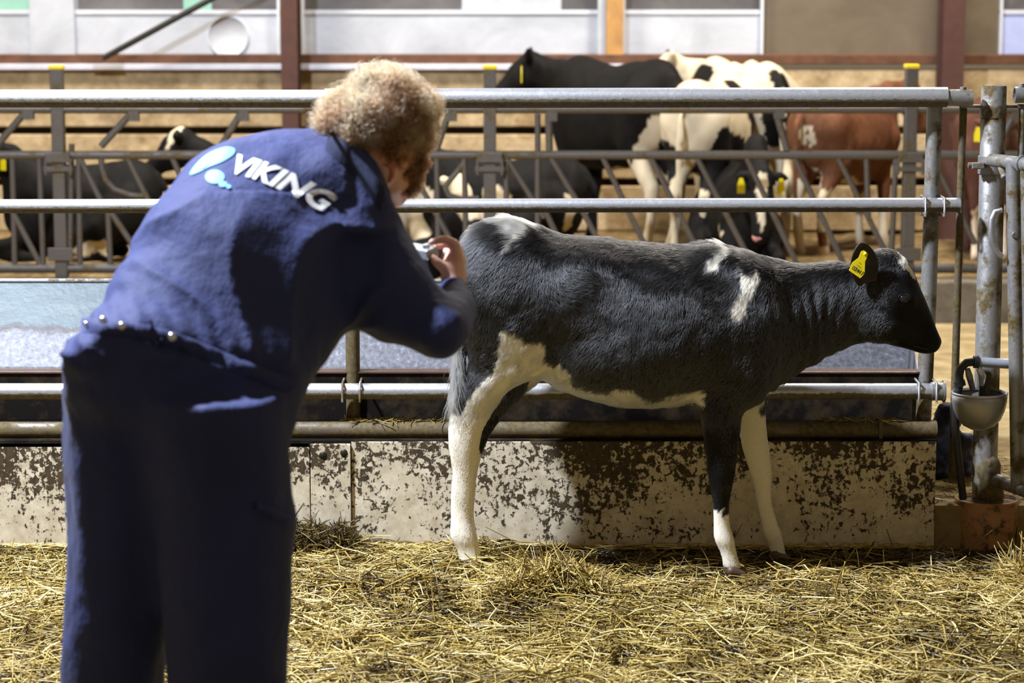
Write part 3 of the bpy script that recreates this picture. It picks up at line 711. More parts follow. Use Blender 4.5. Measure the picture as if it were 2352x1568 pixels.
b = MB(); b.tube([P(2222, 846, YE), P(2226, 862, YE), P(2234, 893, YE+.02)], [.008, .011, .009], 10); b.build('fitting', M['galv'], dr)
b = MB(); b.tube([P(2248, 845, YE), P(2256, 862, YE), P(2254, 896, YE+.03)], [.010, .013, .008], 10); b.build('valve', M['silver'], dr)
b = MB(); q = P(2262, 880, YD+.06); b.box((q.x-.015, YD+.04, q.z-.06), (q.x+.015, YP-.03, q.z+.04)); b.build('mounting_arm', M['galv_dirty'], dr, .003)
b = MB(); b.tube([P(2204, 885, YE), P(2193, 930, YE), P(2195, 985, YE), P(2200, 1040, YE), P(2212, 1145, YE+.03)], .0125, 14); o = b.build('black_hose', M['black_rubber']); tag(o, 'black rubber hose hanging from the drinker elbow into the pipe stub', 'hose')
xs = P(2265, 1200, YP-.03).x; ys = YP - .03
b = MB(); rr = .103; zs1 = P(2265, 1143, ys).z
st = thing('pipe_stub', (xs, ys, -.03), 'wide orange-brown pipe stub on the floor holding the gate post', 'pipe stub')
b.lathe((xs, ys, 0), [(rr, -.05), (rr*1.01, .05), (rr, zs1), (rr-.010, zs1), (rr-.010, zs1-.03), (0, zs1-.03)], 40); b.build('pipe_wall', M['terracotta'], st)
b = MB(); b.ell((xs, ys, zs1-.03), (rr*.86, rr*.86, .032)); b.build('muck_filling', M['galv_dirty'], st)
# blue bundle on the alley floor behind
q = P(2180, 1078, 8.05); prs = []
bx, by = q.x, 8.05
for dx, dz, r in ((-.03, .16, .05), (-.005, .215, .045), (.0, .10, .055), (.03, .05, .05), (-.03, .04, .05), (.045, .12, .04), (-.045, .10, .04)): prs.append(Chain([(bx+dx, by, AZ+dz), (bx+dx+.01, by+.03, AZ+dz-.02)], [r, r*.9], .02))
me, *_ = sdf_mesh('cloth_bundle', prs, .008, 1, lambda V, N: .008*fbm(V*40, 2))
t = NT('dark_blue_bundle_cloth'); t.set(color=t.ramp(t.noise(14, 3), [(.45, (.012, .014, .030)), (.58, (.07, .11, .32))]), rough=.7)
o = link('cloth_bundle', me, t.m); tag(o, 'dark blue bundle of cloth lying in the alley behind the fence end', 'cloth bundle')
# ================================================================== CALF
Y0 = 7.33
def up(u, v, Y=Y0): return P(u, v, Y)
S_ = F / (Y0*CT + (HC-.6)*ST)      # pixels per metre at the calf
calf = thing('calf', (up(1400, 1300).x, Y0, 0), 'black and white calf standing side on, facing right, yellow ear tag', 'calf')
def body_loft(st, y=0, k=.03):
    T = []; cb = []; hb = []; hs = []
    for u, t_, b_, w_ in st:
        a = up(u, t_+5).z; c = up(u, b_-4).z; T.append(up(u, (t_+b_)/2).x); cb.append((a+c)/2); hb.append((a-c)/2); hs.append(w_)
    return Loft((0, Y0+y, 0), (1, 0, 0), (0, 0, 1), (0, 1, 0), T, cb, hb, [0]*len(T), hs, k)
PR = [
 body_loft([(1048, 575, 660, .03), (1060, 548, 720, .085), (1085, 520, 800, .135), (1125, 508, 850, .165), (1200, 510, 862, .180), (1290, 535, 885, .178), (1400, 551, 930, .190), (1500, 561, 934, .198), (1600, 568, 928, .185),
            (1690, 575, 922, .160), (1760, 589, 905, .135), (1810, 601, 878, .108), (1850, 605, 850, .088), (1900, 604, 822, .074), (1950, 602, 800, .066), (1990, 600, 785, .062)]),
 # head
 body_loft([(1950, 640, 760, .045), (1975, 596, 783, .060), (2000, 574, 786, .068), (2030, 569, 790, .078), (2055, 574, 798, .082), (2078, 590, 803, .078), (2095, 615, 808, .068), (2110, 652, 811, .058),
            (2125, 685, 812, .050), (2138, 717, 812, .047), (2148, 745, 809, .042), (2156, 766, 800, .030), (2159, 775, 790, .012)], 0, .025),
]
# muscle masses on both sides
for s_ in (-1, 1):
    PR += [Ell(up(1150, 660) + Vector((0, s_*.085, 0)), (.16, .085, .17), .06), Ell(up(1180, 770) + Vector((0, s_*.10, 0)), (.13, .06, .13), .05),
           Ell(up(1710, 740) + Vector((0, s_*.085, 0)), (.10, .075, .20), .06), Ell(up(1690, 850) + Vector((0, s_*.10, 0)), (.085, .05, .10), .05),
           Ell(up(1500, 760) + Vector((0, s_*.06, 0)), (.30, .15, .20), .06), Ell(up(1440, 810) + Vector((0, s_*.05, 0)), (.25, .15, .13), .05),
           Ell(up(1185, 600) + Vector((0, s_*.10, 0)), (.05, .03, .03), .04), Ell(up(1345, 660) + Vector((0, s_*.10, 0)), (.12, .085, .10), .08),
           Ell(up(2072, 683) + Vector((0, s_*.066, 0)), (.030, .018, .022), .02), Ell(up(2020, 745) + Vector((0, s_*.045, 0)), (.06, .03, .05), .03),
           Ell(up(1640, 610) + Vector((0, s_*.06, 0)), (.08, .04, .06), .04)]
PR += [Ell(up(2128, 785), (.040, .046, .032), .02)]
def leg(st, Y, wys, k=.03):
    T = []; cb = []; hb = []
    for v, c, hw in st:
        q = P(c, v, Y); T.append(q.z); cb.append(q.x); hb.append(hw/S_)
    return Loft((0, Y, 0), (0, 0, 1), (1, 0, 0), (0, 1, 0), T, cb, hb, [w_[1] for w_ in wys], [w_[0] for w_ in wys], k)
hyn, hyf, fyn, fyf = 7.235, 7.43, 7.225, 7.45
hind = [(640, 1140, 78), (720, 1152, 86), (790, 1165, 86), (835, 1160, 80), (870, 1138, 66), (910, 1107, 52), (950, 1083, 46), (985, 1070, 40), (1030, 1066, 35), (1080, 1066, 28), (1140, 1062, 27), (1190, 1061, 26), (1235, 1066, 31), (1262, 1076, 27), (1290, 1082, 26)]
hw_ = [(.06, .05), (.07, .04), (.065, .02), (.055, .01), (.045, 0), (.036, 0), (.030, 0), (.030, 0), (.028, 0), (.021, 0), (.020, 0), (.021, 0), (.029, 0), (.025, 0), (.028, 0)]
PR.append(leg(hind, hyn, hw_))
hindf = [(640, 1140, 78), (720, 1152, 86), (790, 1165, 86), (835, 1190, 74), (870, 1178, 62), (910, 1150, 50), (950, 1118, 44), (985, 1098, 38), (1030, 1080, 33), (1080, 1072, 27), (1140, 1068, 24), (1190, 1067, 23), (1235, 1070, 28), (1262, 1078, 25), (1290, 1084, 24)]
PR.append(leg(hindf, hyf, [(a, -b_) for a, b_ in hw_]))
fore = [(780, 1668, 76), (860, 1658, 60), (905, 1656, 54), (950, 1657, 47), (1000, 1657, 42), (1045, 1657, 36), (1085, 1657, 32), (1120, 1657, 25), (1160, 1656, 19), (1205, 1658, 19), (1240, 1664, 23), (1268, 1673, 19), (1305, 1683, 21)]
fw_ = [(.05, .05), (.05, .03), (.045, .015), (.042, 0), (.036, 0), (.030, 0), (.030, 0), (.024, 0), (.018, 0), (.018, 0), (.024, 0), (.020, 0), (.024, 0)]
PR.append(leg(fore, fyn, fw_))
foref = [(780, 1700, 66), (860, 1710, 54), (905, 1720, 42), (945, 1726, 33), (1000, 1731, 32), (1045, 1739, 30), (1085, 1748, 26), (1120, 1752, 20), (1155, 1756, 18), (1195, 1766, 19), (1228, 1775, 22), (1250, 1782, 19), (1275, 1788, 19)]
PR.append(leg(foref, fyf, [(a, -b_) for a, b_ in fw_]))
# stifle flap and tail
tp = [up(1052, 590, Y0), up(1056, 680, Y0-.03), up(1062, 760, Y0-.07), up(1062, 830, Y0-.09), up(1056, 880, Y0-.1)]
PR.append(Chain(tp, [.022, .016, .012, .010, .008], .015))
def cdisp(V, N):
    u, v = UV(V[:, 0], np.full(len(V), Y0), V[:, 2])
    body = np.clip((960 - v)/60, 0, 1) * np.clip((1960-u)/60, 0, 1)
    wr = np.sin(V[:, 0]*150 + 3*vnoise(V*9, 1)) * np.exp(-((u-1860)/110)**2) * np.clip((v-620)/60, 0, 1)
    hol = np.exp(-((u-1362)/80)**2 - ((v-650)/60)**2) + .6*np.exp(-((u-1600)/40)**2 - ((v-760)/110)**2) + .5*np.exp(-((u-1290)/50)**2 - ((v-800)/60)**2)
    rib = np.sin(V[:, 0]*42 + V[:, 2]*9) * np.exp(-((u-1500)/140)**2) * np.exp(-((v-720)/110)**2)
    return body*(.006*fbm(V*7, 5) + .002*vnoise(V*22, 6) + .0022*wr + .0016*rib - .006*hol*(np.abs(N[:, 1]) > .3))
cme, CV, CQ, CN = sdf_mesh('calf_body', PR, .0075, 2, cdisp)

NEAR_W = [
 [(1122, 470), (1170, 470), (1215, 470), (1262, 520), (1245, 528), (1226, 524), (1208, 534), (1193, 548), (1178, 534), (1156, 520), (1132, 512)],
 [(1158, 566), (1166, 548), (1186, 541), (1182, 555)],
 [(1618, 609), (1622, 590), (1650, 571), (1684, 562), (1674, 580), (1652, 592), (1644, 612)],
 [(1688, 594), (1698, 614), (1716, 618), (1733, 613), (1736, 626), (1726, 646), (1712, 665), (1702, 700), (1692, 723), (1666, 712), (1670, 690), (1688, 660), (1692, 640)],
 [(1066, 930), (1072, 905), (1100, 868), (1130, 842), (1146, 800), (1148, 748), (1162, 738), (1175, 742), (1190, 757), (1215, 774), (1226, 764), (1240, 766), (1252, 776), (1252, 815), (1275, 824), (1298, 826), (1304, 838), (1318, 862), (1322, 874), (1308, 868),
  (1330, 868), (1370, 884), (1392, 887), (1398, 876), (1440, 874), (1453, 880), (1462, 896), (1500, 902), (1545, 890), (1590, 876), (1612, 886), (1612, 990), (1300, 990), (1190, 885), (1170, 930), (1105, 1040), (1160, 1400), (980, 1400), (1000, 950)],
 [(1600, 1160), (1640, 1152), (1646, 1164), (1652, 1150), (1658, 1166), (1668, 1156), (1674, 1148), (1730, 1150), (1740, 1400), (1600, 1400)],
 [(2060, 592), (2068, 583), (2082, 598), (2096, 630), (2100, 644), (2088, 632), (2074, 612)],
]
def calf_white(V, jit=0):
    x, y, z = V[:, 0], V[:, 1], V[:, 2]
    u, v = UV(x, np.full(len(x), Y0), z)
    ju = vnoise(V*90, 21)*7*jit + vnoise(V*28, 22)*6*jit; jv = vnoise(V*90, 23)*9*jit + vnoise(V*28, 24)*6*jit
    uu = u + ju; vv = v + jv
    r = np.zeros(len(x), bool)
    farleg = (y > Y0+.02) & (v > 800)
    for i, p in enumerate(NEAR_W):
        m = inpoly(uu, vv, p)
        if i == 4: m &= ~((y > Y0 + .04) & (u < 1215) & (v < 1045))
        if i == 4: m &= ~((y < Y0 - .04) & (u > 1575) & (v > 915))
        if i == 5: m &= (y < Y0)
        r |= m
    # far fore leg white, chest tuft
    ff = (y > Y0) & (u > 1680) & (u < 1850)
    uf, vf = UV(x, np.full(len(x), fyf), z)
    r |= (y > Y0+.05) & (vf + jv > 945) & (u > 1690)
    r |= inpoly(uu, vv, [(1702, 985), (1702, 935), (1722, 930), (1735, 918), (1752, 902), (1772, 900), (1768, 925), (1750, 945), (1744, 985)])
    return r.astype(float)
wv = calf_white(CV, .6); put_attr(cme, 'white', wv)
cb = link('body', cme, M['hide_black'], calf)

# fur coat
def calf_fur(n):
    def wt(c, nn):
        u, v = UV(c[:, 0], np.full(len(c), Y0), c[:, 2]); return np.where(nn[:, 1] > .35, .35, 1.0)
    p, n_ = sample_surface(CV, CQ, CN, n, wt)
    u, v = UV(p[:, 0], np.full(n, Y0), p[:, 2])
    sm = lambda x: np.clip(x, 0, 1)
    head = sm((u-1960)/40); legm = sm((v-930)/50); top = sm((n_[:, 2]-.45)/.3)*(1-legm)*(1-head); belly = sm((-n_[:, 2]-.4)/.3)*(1-legm)
    d = np.stack([-.45 + 0*u, 0*u, -.9 + 0*u], 1)
    d[:, 0] += -.9*top + .35*legm + .2*head; d[:, 1] += np.sign(p[:, 1]-Y0)*.3*top
    rump = sm((1180-u)/80)*(1-legm); d[:, 0] += .25*rump
    shoulder = np.exp(-((u-1320)/70)**2 - ((v-640)/70)**2); d[:, 0] += 1.3*shoulder; d[:, 2] += .6*shoulder
    sw = .5*vnoise(p*5, 31) + .45*vnoise(p*14, 32); d[:, 0] += sw; d[:, 2] += .5*vnoise(p*10, 33)
    clump = p*55; d[:, 0] += .40*vnoise(clump, 34); d[:, 1] += .35*vnoise(clump, 35); d[:, 2] += .35*vnoise(clump, 36)
    d += RNG.normal(0, .16, d.shape)
    t = d - n_*np.sum(d*n_, 1)[:, None]; t /= np.linalg.norm(t, axis=1)[:, None] + 1e-6
    L = .017*(1 + .55*top + .25*belly)*(1-.62*legm)*(1-.80*np.clip((u-1960)/100, 0, 1))
    L = L*(.7 + .6*RNG.random(n)); tuft = sm(1-np.hypot(u-2045, v-585)/50); L += .014*tuft
    ttop = np.clip(1-np.abs(u-1190)/80, 0, 1)*top; L += .010*ttop
    lift = .30 + .35*top + .15*vnoise(p*40, 37) + .5*tuft
    w_ = calf_white(p, 1.0)
    L = np.where((w_ > .5) & (legm < .5), L*1.15, L)
    ts = np.array([0, .33, .66, 1.0])[None, :, None]
    pts = p[:, None, :] - n_[:, None, :]*.001 + (t[:, None, :]*(ts**1.25) + n_[:, None, :]*(lift[:, None, None]*(ts - .45*ts**2)))*L[:, None, None]
    rad = np.array([.00055, .00052, .00040, .00010])[None, :]*np.ones((n, 1))
    return pts, rad, w_
pts, rad, w_ = calf_fur(230000)
o = hair_obj('coat', pts, rad, 'white', w_, M['coat'], calf); tag(o, kind='stuff')
# tail switch
n = 2600; ti = RNG.random(n); a0 = np.array(up(1060, 790, Y0-.085)); a1 = np.array(up(1054, 890, Y0-.1)); base = a0 + (a1-a0)*ti[:, None] + RNG.normal(0, .006, (n, 3))
L = .07 + .05*RNG.random(n); dr_ = np.stack([RNG.normal(-.02, .16, n), RNG.normal(0, .16, n), -np.ones(n)], 1)
ts = np.linspace(0, 1, 6)[None, :, None]; pts = base[:, None, :] + (dr_[:, None, :]*ts + np.array([-.35, 0, 0])*np.sin(ts*PI)*.22)*L[:, None, None]
pts[:, :, 0] += (vnoise(pts*30, 3))*.008
o = hair_obj('tail_switch', pts, np.ones((n, 1))*np.array([.0006, .0006, .0006, .0005, .0004, .0001])[None], 'white', np.ones(n)*.96, M['coat'], calf); tag(o, 'pale cream tail switch', kind='stuff')
# ears
def ear(cu, cv, Y, side, ang, name='ear'):
    c = up(cu, cv, Y); L = .138; nU, nV = 14, 18; vs = []
    for i in range(nV+1):
        t = i/nV; wd = .043*math.sin(PI*min(1, (t*.86+.14)))**.62 + .002
        if t > .97: wd *= .5
        for j in range(nU+1):
            s = (j/nU-.5)*2; x = wd*s; y = -.022*(1-s*s)*math.sin(PI*min(1, t+.12)) ; z = t*L
            vs.append(Vector((x, -y, z)))
    fs = [(i*(nU+1)+j, i*(nU+1)+j+1, (i+1)*(nU+1)+j+1, (i+1)*(nU+1)+j) for i in range(nV) for j in range(nU)]
    R = Matrix.Rotation(ang[2], 3, 'Z') @ Matrix.Rotation(ang[0], 3, 'X') @ Matrix.Rotation(ang[1], 3, 'Y')
    b = MB(); b.add([c + Matrix.Rotation(ang[1], 3, 'Y') @ (Matrix.Rotation(ang[0], 3, 'X') @ (Matrix.Rotation(ang[2], 3, 'Z') @ q)) for q in vs], fs)
    o = b.build(name, mat_ear, calf); md = o.modifiers.new('t', 'SOLIDIFY'); md.thickness = .006; md.offset = 0
    sb = o.modifiers.new('s', 'SUBSURF'); sb.levels = 1; sb.render_levels = 1
    return o
t = NT('black_ear_hide'); t.set(color=t.ramp(t.noise(16, 4), [(.45, (.012, .010, .010)), (.72, (.085, .032, .016))]), rough=.6); t.bump(t.noise(90, 5, stretch=(1, 1, .2)), .5, .004); mat_ear = t.m
e1 = ear(1993, 652, Y0-.075, -1, (.25, -.22, .25))
e2 = ear(2004, 640, Y0+.075, 1, (-.9, -.15, PI-.2))
# eye
q = up(2077, 686, Y0-.083)
b = MB(); b.ell(q + Vector((0, .003, 0)), (.0165, .013, .0145), 24, 16); b.build('eye', plain('dark_glossy_eye', (.012, .012, .018), .05, 0, 0, bump=0), calf)
b = MB(); b.tube([q + Vector((.018*math.cos(a)*1.05, .002 - .003*abs(math.sin(a)), .0145*math.sin(a))) for a in np.linspace(0, 2*PI, 25)], .0020, 8, False); b.build('eyelid', plain('brown_grey_eyelid', (.055, .035, .03), .5), calf)
b = MB(); q = up(2150, 778, Y0-.030); b.ell(q, (.006, .004, .009)); b.build('nostril', M['black_rubber'], calf)
b = MB(); b.tube([up(2150, 800, Y0-.030), up(2125, 801, Y0-.045), up(2100, 795, Y0-.052)], .0016, 6); b.build('mouth', M['black_rubber'], calf)
# hooves: two claws each
for (u, v, Y, nm) in ((1690, 1322, fyn, 0), (1790, 1286, fyf, 0), (1082, 1306, hyn, 0), (1086, 1296, hyf, 0)):
    b = MB(); c = P(u, v, Y); zb_ = 0.0 if nm == 0 else 0
    prs = [Chain([c + Vector((-.014, s_*.013, .018)), c + Vector((.022, s_*.015, .006))], [.018, .012], .006) for s_ in (-1, 1)]
    me, *_ = sdf_mesh('hoof', prs, .004, 1); link('hoof', me, M['hoof'], calf)
# ear tag with printing
tagpts = [(1978, 577), (1985, 575), (1994, 583), (1991, 592), (1987, 600), (1986, 628), (1976, 639), (1950, 621), (1958, 603), (1972, 592)]
YTg = Y0 - .125
b = MB(); a_ = [P(u, v, YTg) for u, v in tagpts]; c_ = [p + Vector((0, .003, 0)) for p in a_]; m_ = len(a_)
b.add(a_ + c_, [tuple(range(m_)), tuple(range(2*m_-1, m_-1, -1))] + [(i, i+m_, (i+1) % m_+m_, (i+1) % m_) for i in range(m_)], False)
tg = b.build('ear_tag', M['tag'], calf); tg['label'] = 'yellow plastic ear tag with dark digits'
b = MB(); b.lathe(P(1988, 583, YTg-.002), [(0, -.003), (.005, -.002), (.006, .003)], 14, 'y'); link('tag_button', b.mesh('tag_button'), M['tag'], tg)
def text_mesh(body, size, mat, name, parent, mapf, offset=0, shear=0, seg=3, extrude=0):
    cu = bpy.data.curves.new(name, 'FONT'); cu.body = body; cu.size = size; cu.offset = offset; cu.shear = shear; cu.resolution_u = seg; cu.extrude = extrude
    ob = bpy.data.objects.new(name, cu); COL.objects.link(ob); dg = bpy.context.evaluated_depsgraph_get(); dg.update()
    me = bpy.data.meshes.new_from_object(ob.evaluated_get(dg)); bpy.data.objects.remove(ob)
    return me
def place_text(body, size, mat, name, parent, o_, ex_, ez_, **k):
    me = text_mesh(body, size, mat, name, parent, None, **k)
    for v in me.vertices: v.co = o_ + ex_*v.co.x + ez_*v.co.y
    return link(name, me, mat, parent)
exx = (P(1981, 636, YTg) - P(1953, 618, YTg)).normalized(); ezz = Vector((-exx.z, 0, exx.x)); 
place_text('03417', .0165, M['ink'], 'tag_digits', tg, P(1956, 617, YTg-.0012), exx, ezz, offset=.0004)
place_text('DK', .006, M['ink'], 'tag_lettering', tg, P(1972, 604, YTg-.0012), exx, ezz)
place_text('105816', .006, M['ink'], 'tag_lettering', tg, P(1966, 609, YTg-.0012), exx, ezz)
# ================================================================== COWS IN THE FAR PEN
def cow(name_label, pos, yaw, s=.86, mat='hide_far', white=(), black=(), neck=((.60, 0, 1.02), (.86, 0, 1.12)), head=((.95, 0, 1.16), (1.20, 0, .98)), lying=False, tags=(), group=None, base_white=0., seed=1, earz=.02, pinknose=False):
    root = thing('cow', pos, name_label, 'cow', group); root.rotation_euler.z = yaw
    V3 = Vector; dz = -.46 if lying else 0
    T = [-.74, -.68, -.55, -.35, -.05, .22, .42, .56, .66]
    top = [1.02, 1.12, 1.18, 1.17, 1.14, 1.16, 1.19, 1.12, 1.02]; bot = [.92, .74, .62, .56, .50, .50, .53, .60, .72]; hw = [.06, .16, .22, .25, .29, .27, .21, .16, .10]
    pr = [Loft((0, 0, dz), (1, 0, 0), (0, 0, 1), (0, 1, 0), T, [(a+b)/2 for a, b in zip(top, bot)], [(a-b)/2 for a, b in zip(top, bot)], [0]*9, hw, .05)]
    n0 = V3(neck[0]) ; n1 = V3(neck[1]); h0 = V3(head[0]); h1 = V3(head[1])
    base = V3((.42, 0, .98+dz)); pr.append(Chain([base, n0, n1, h0], [.19, .14, .115, .105], .06, (1, .8, 1)))
    hd = (h1 - h0); pr.append(Chain([h0, h0 + hd*.35, h0 + hd*.8, h1], [.108, .108, .082, .076], .04)); pr.append(Ell(h0 + hd*.3 + V3((0, 0, -.02)), (.11, .10, .11), .04))
    side = hd.cross(V3((0, 0, 1))).normalized() if abs(hd.normalized().z) < .98 else V3((0, 1, 0))
    for g in (-1, 1):
        e0 = h0 + side*g*.09 + V3((0, 0, .04)); e1 = e0 + side*g*.13 + V3((0, 0, earz)); pr.append(Chain([e0, (e0+e1)/2, e1], [.028, .045, .02], .015))
    for g in (-1, 1):
        if not lying:
            pr.append(Chain([V3((-.50, g*.13, .92)), V3((-.42, g*.15, .70)), V3((-.47, g*.14, .58)), V3((-.62, g*.13, .42)), V3((-.60, g*.13, .26)), V3((-.57, g*.13, .11)), V3((-.54, g*.13, .035))], [.17, .13, .085, .052, .040, .046, .05], .04))
            pr.append(Chain([V3((.38, g*.14, .82)), V3((.36, g*.14, .62)), V3((.38, g*.13, .38)), V3((.38, g*.13, .22)), V3((.39, g*.13, .10)), V3((.42, g*.13, .03))], [.14, .085, .056, .036, .044, .048], .04))
        else:
            pr.append(Chain([V3((-.48, g*.16, .40)), V3((-.25, g*.30, .24)), V3((-.02, g*.33, .16)), V3((-.30, g*.36, .06)), V3((-.12, g*.38, .05))], [.17, .14, .075, .05, .045], .04))
            pr.append(Chain([V3((.38, g*.14, .30)), V3((.50, g*.18, .12)), V3((.70, g*.20, .10)), V3((.45, g*.24, .05)), V3((.35, g*.24, .05))], [.13, .08, .055, .045, .045], .04))
    pr.append(Chain([V3((-.70, 0, 1.08+dz)), V3((-.80, .01, .95+dz)), V3((-.80, .02, max(.1, .62+dz))), V3((-.78, .03, max(.05, .42+dz)))], [.035, .028, .022, .035], .02))
    for p in pr:   # scale
        pass
    me, V, Q, N = sdf_mesh('cow_body', pr, .022, 2, lambda V, N: .012*fbm(V*5, seed))
    def reg(lst, W):
        r = np.zeros(len(V), bool)
        for c, rr in lst:
            d = sum(((W[:, i]-c[i])/rr[i])**2 for i in range(3)); r |= d < 1
        return r
    W = V + .07*np.stack([vnoise(V*7, seed+i) for i in range(3)], 1) + .03*np.stack([vnoise(V*19, seed+5+i) for i in range(3)], 1)
    wv = np.full(len(V), base_white); wv[reg(white, W)] = 1; wv[reg(black, W)] = 0
    put_attr(me, 'white', wv)
    me.transform(Matrix.Diagonal((s*.80, s*.80, s, 1))); o = link('body', me, M[mat]); o.parent = root
    for (g, t_) in tags:
        e = h0 + side*g*.17 + V3((0, 0, .0)); fwd = (hd - V3((0, 0, hd.z))).normalized() if hd.xy.length > .03 else V3((1, 0, 0)); e += fwd*.05
        b = MB(); rr = side*.030; u_ = V3((0, 0, 1)); f_ = fwd*.006
        P4 = [e - rr*.5 + u_*.02, e + rr*.5 + u_*.02, e + rr*1.1 - u_*.03, e + rr*1.1 - u_*.085, e - rr*1.1 - u_*.085, e - rr*1.1 - u_*.03]
        SC = lambda p: Vector((p.x*s*.80, p.y*s*.80, p.z*s))
        b.add([SC(p) for p in P4] + [SC(p+f_) for p in P4], [tuple(range(6)), tuple(range(11, 5, -1))] + [(i, i+6, (i+1) % 6+6, (i+1) % 6) for i in range(6)], False)
        o = link('ear_tag', b.mesh('ear_tag'), M['tag']); o.parent = root
    c = Vector((h1.x*s*.80, h1.y*s*.80, h1.z*s)) + hd.normalized()*.01; b = MB(); b.ell(c, (.05*s, .055*s, .045*s)); o = link('muzzle', b.mesh('muzzle'), M['pink'] if pinknose else M['black_rubber']); o.parent = root
    return root
D = math.radians
HL = [((-.58, .13, .10), (.2, .2, .62)), ((-.58, -.13, .10), (.2, .2, .62)), ((.40, 0, .05), (.2, .3, .30))]
# black cow standing, head up at the left
cow('black cow standing in the far pen with head raised to the left, white hind legs', G(1405, 13.4, BZ), D(128), .90, white=[((-.56, .13, .30), (.22, .10, .56)), ((-.56, -.13, .2), (.2, .12, .42)), ((-.1, .0, .44), (.1, .3, .10))],
    neck=((.60, 0, 1.03), (.76, .03, 1.06)), head=((.90, .10, 1.10), (1.06, .28, .92)), tags=((-1, 0), (1, 0)), seed=3, earz=.09)
# white rumped cow seen from behind
cow('white-rumped black and white cow seen from behind, middle of the far pen', G(1638, 13.2, BZ), D(66), .82, base_white=1, black=[((-.35, -.22, .62), (.34, .22, .26)), ((.15, -.2, .95), (.10, .2, .5)), ((-.1, -.2, .5), (.5, .25, .22)), ((.55, 0, 1.1), (.2, .3, .3)), ((-.6, .2, .6), (.12, .12, .18))], seed=8)
cow('cream and black cow behind the white-rumped one, head turned left', G(1690, 13.72, BZ), D(112), .88, base_white=1, black=[((-.2, .25, .85), (.25, .2, .3)), ((.3, .2, 1.0), (.2, .3, .14)), ((.95, .05, 1.2), (.1, .15, .12)), ((-.7, 0, .8), (.1, .12, .4))],
    neck=((.60, .03, 1.04), (.72, .12, 1.07)), head=((.80, .22, 1.10), (.88, .44, .95)), tags=((-1, 0),), seed=11, earz=.08)
# black cow facing camera with a white blaze, head low
cow('black cow facing the barrier with head lowered, broad white blaze and pink muzzle', G(1700, 12.72, BZ), D(-84), .74, white=[((.97, .0, .50), (.20, .05, .20)), ((1.10, .02, .40), (.10, .09, .14)), ((1.0, -.02, .62), (.12, .05, .1)), ((.4, 0, .2), (.1, .3, .2))],
    neck=((.62, 0, .84), (.78, 0, .70)), head=((.86, 0, .66), (.98, -.03, .30)), lying=True, tags=((-1, 0), (1, 0)), seed=14, earz=-.02, pinknose=True)
# brown cow
cow('red-brown cow standing in the far pen, left of the rightmost capped barrier post', G(1945, 13.3, BZ), D(48), .76, mat='hide_brown', white=[((-.50, -.12, .25), (.16, .12, .40)), ((-.56, .13, .2), (.2, .12, .40)), ((.38, 0, .18), (.16, .3, .24)), ((-.05, -.05, .48), (.2, .2, .09)), ((-.72, -.05, .85), (.06, .08, .12))],
    neck=((.62, 0, 1.10), (.84, 0, 1.10)), head=((.92, -.02, 1.12), (1.06, -.1, .90)), seed=17, pinknose=True)
cow('dark red cow with a white blaze, seen between the gate rod and the gate post', G(2262, 13.1, BZ), D(-96), .72, mat='hide_darkred', white=[((.98, .0, .95), (.20, .045, .28)), ((.4, 0, .15), (.2, .3, .25))],
    neck=((.60, 0, .98), (.80, 0, 1.0)), head=((.86, 0, 1.00), (1.02, -.02, .66)), tags=((1, 0),), seed=20, pinknose=True)
# lying ones
cow('black cow lying in the far pen below the standing black cow', G(1150, 12.85, BZ), D(168), .80, lying=True, white=[((.0, .3, .40), (.16, .1, .12)), ((-.4, .36, .1), (.4, .1, .1)), ((.62, 0, .50), (.1, .2, .1)), ((-.60, .1, .4), (.1, .2, .12))],
    neck=((.62, .0, .66), (.80, .02, .70)), head=((.88, .03, .70), (1.14, .08, .55)), seed=23)
cow('white and brown cow lying in the far pen right of the person\'s face', G(955, 13.25, BZ), D(-60), .80, mat='hide_brown', lying=True, base_white=1, black=[((.15, 0, .45), (.22, .3, .14)), ((.62, .0, .45), (.16, .2, .12)), ((-.4, 0, .6), (.25, .3, .2))], neck=((.6, 0, .5), (.74, 0, .5)), head=((.80, 0, .5), (1.0, 0, .30)), seed=26)
cow('black cow lying in the far pen behind the leftmost capped post', G(185, 12.85, BZ), D(176), .76, lying=True, white=[((-.1, .4, .12), (.4, .12, .06))], neck=((.60, .0, .70), (.70, .04, .74)), head=((.72, .08, .74), (.86, .30, .58)), tags=((-1, 0),), seed=29)
cow('black cow with cream legs, head facing left beside the person\'s back', G(630, 12.9, BZ), D(165), .80, lying=True, white=[((.86, .05, .86), (.10, .10, .10)), ((.4, .1, .2), (.3, .3, .26)), ((1.1, .1, .55), (.06, .1, .06))], neck=((.60, .0, .66), (.74, .0, .74)), head=((.80, .02, .78), (1.05, .06, .60)), tags=((1, 0),), seed=32, pinknose=True)
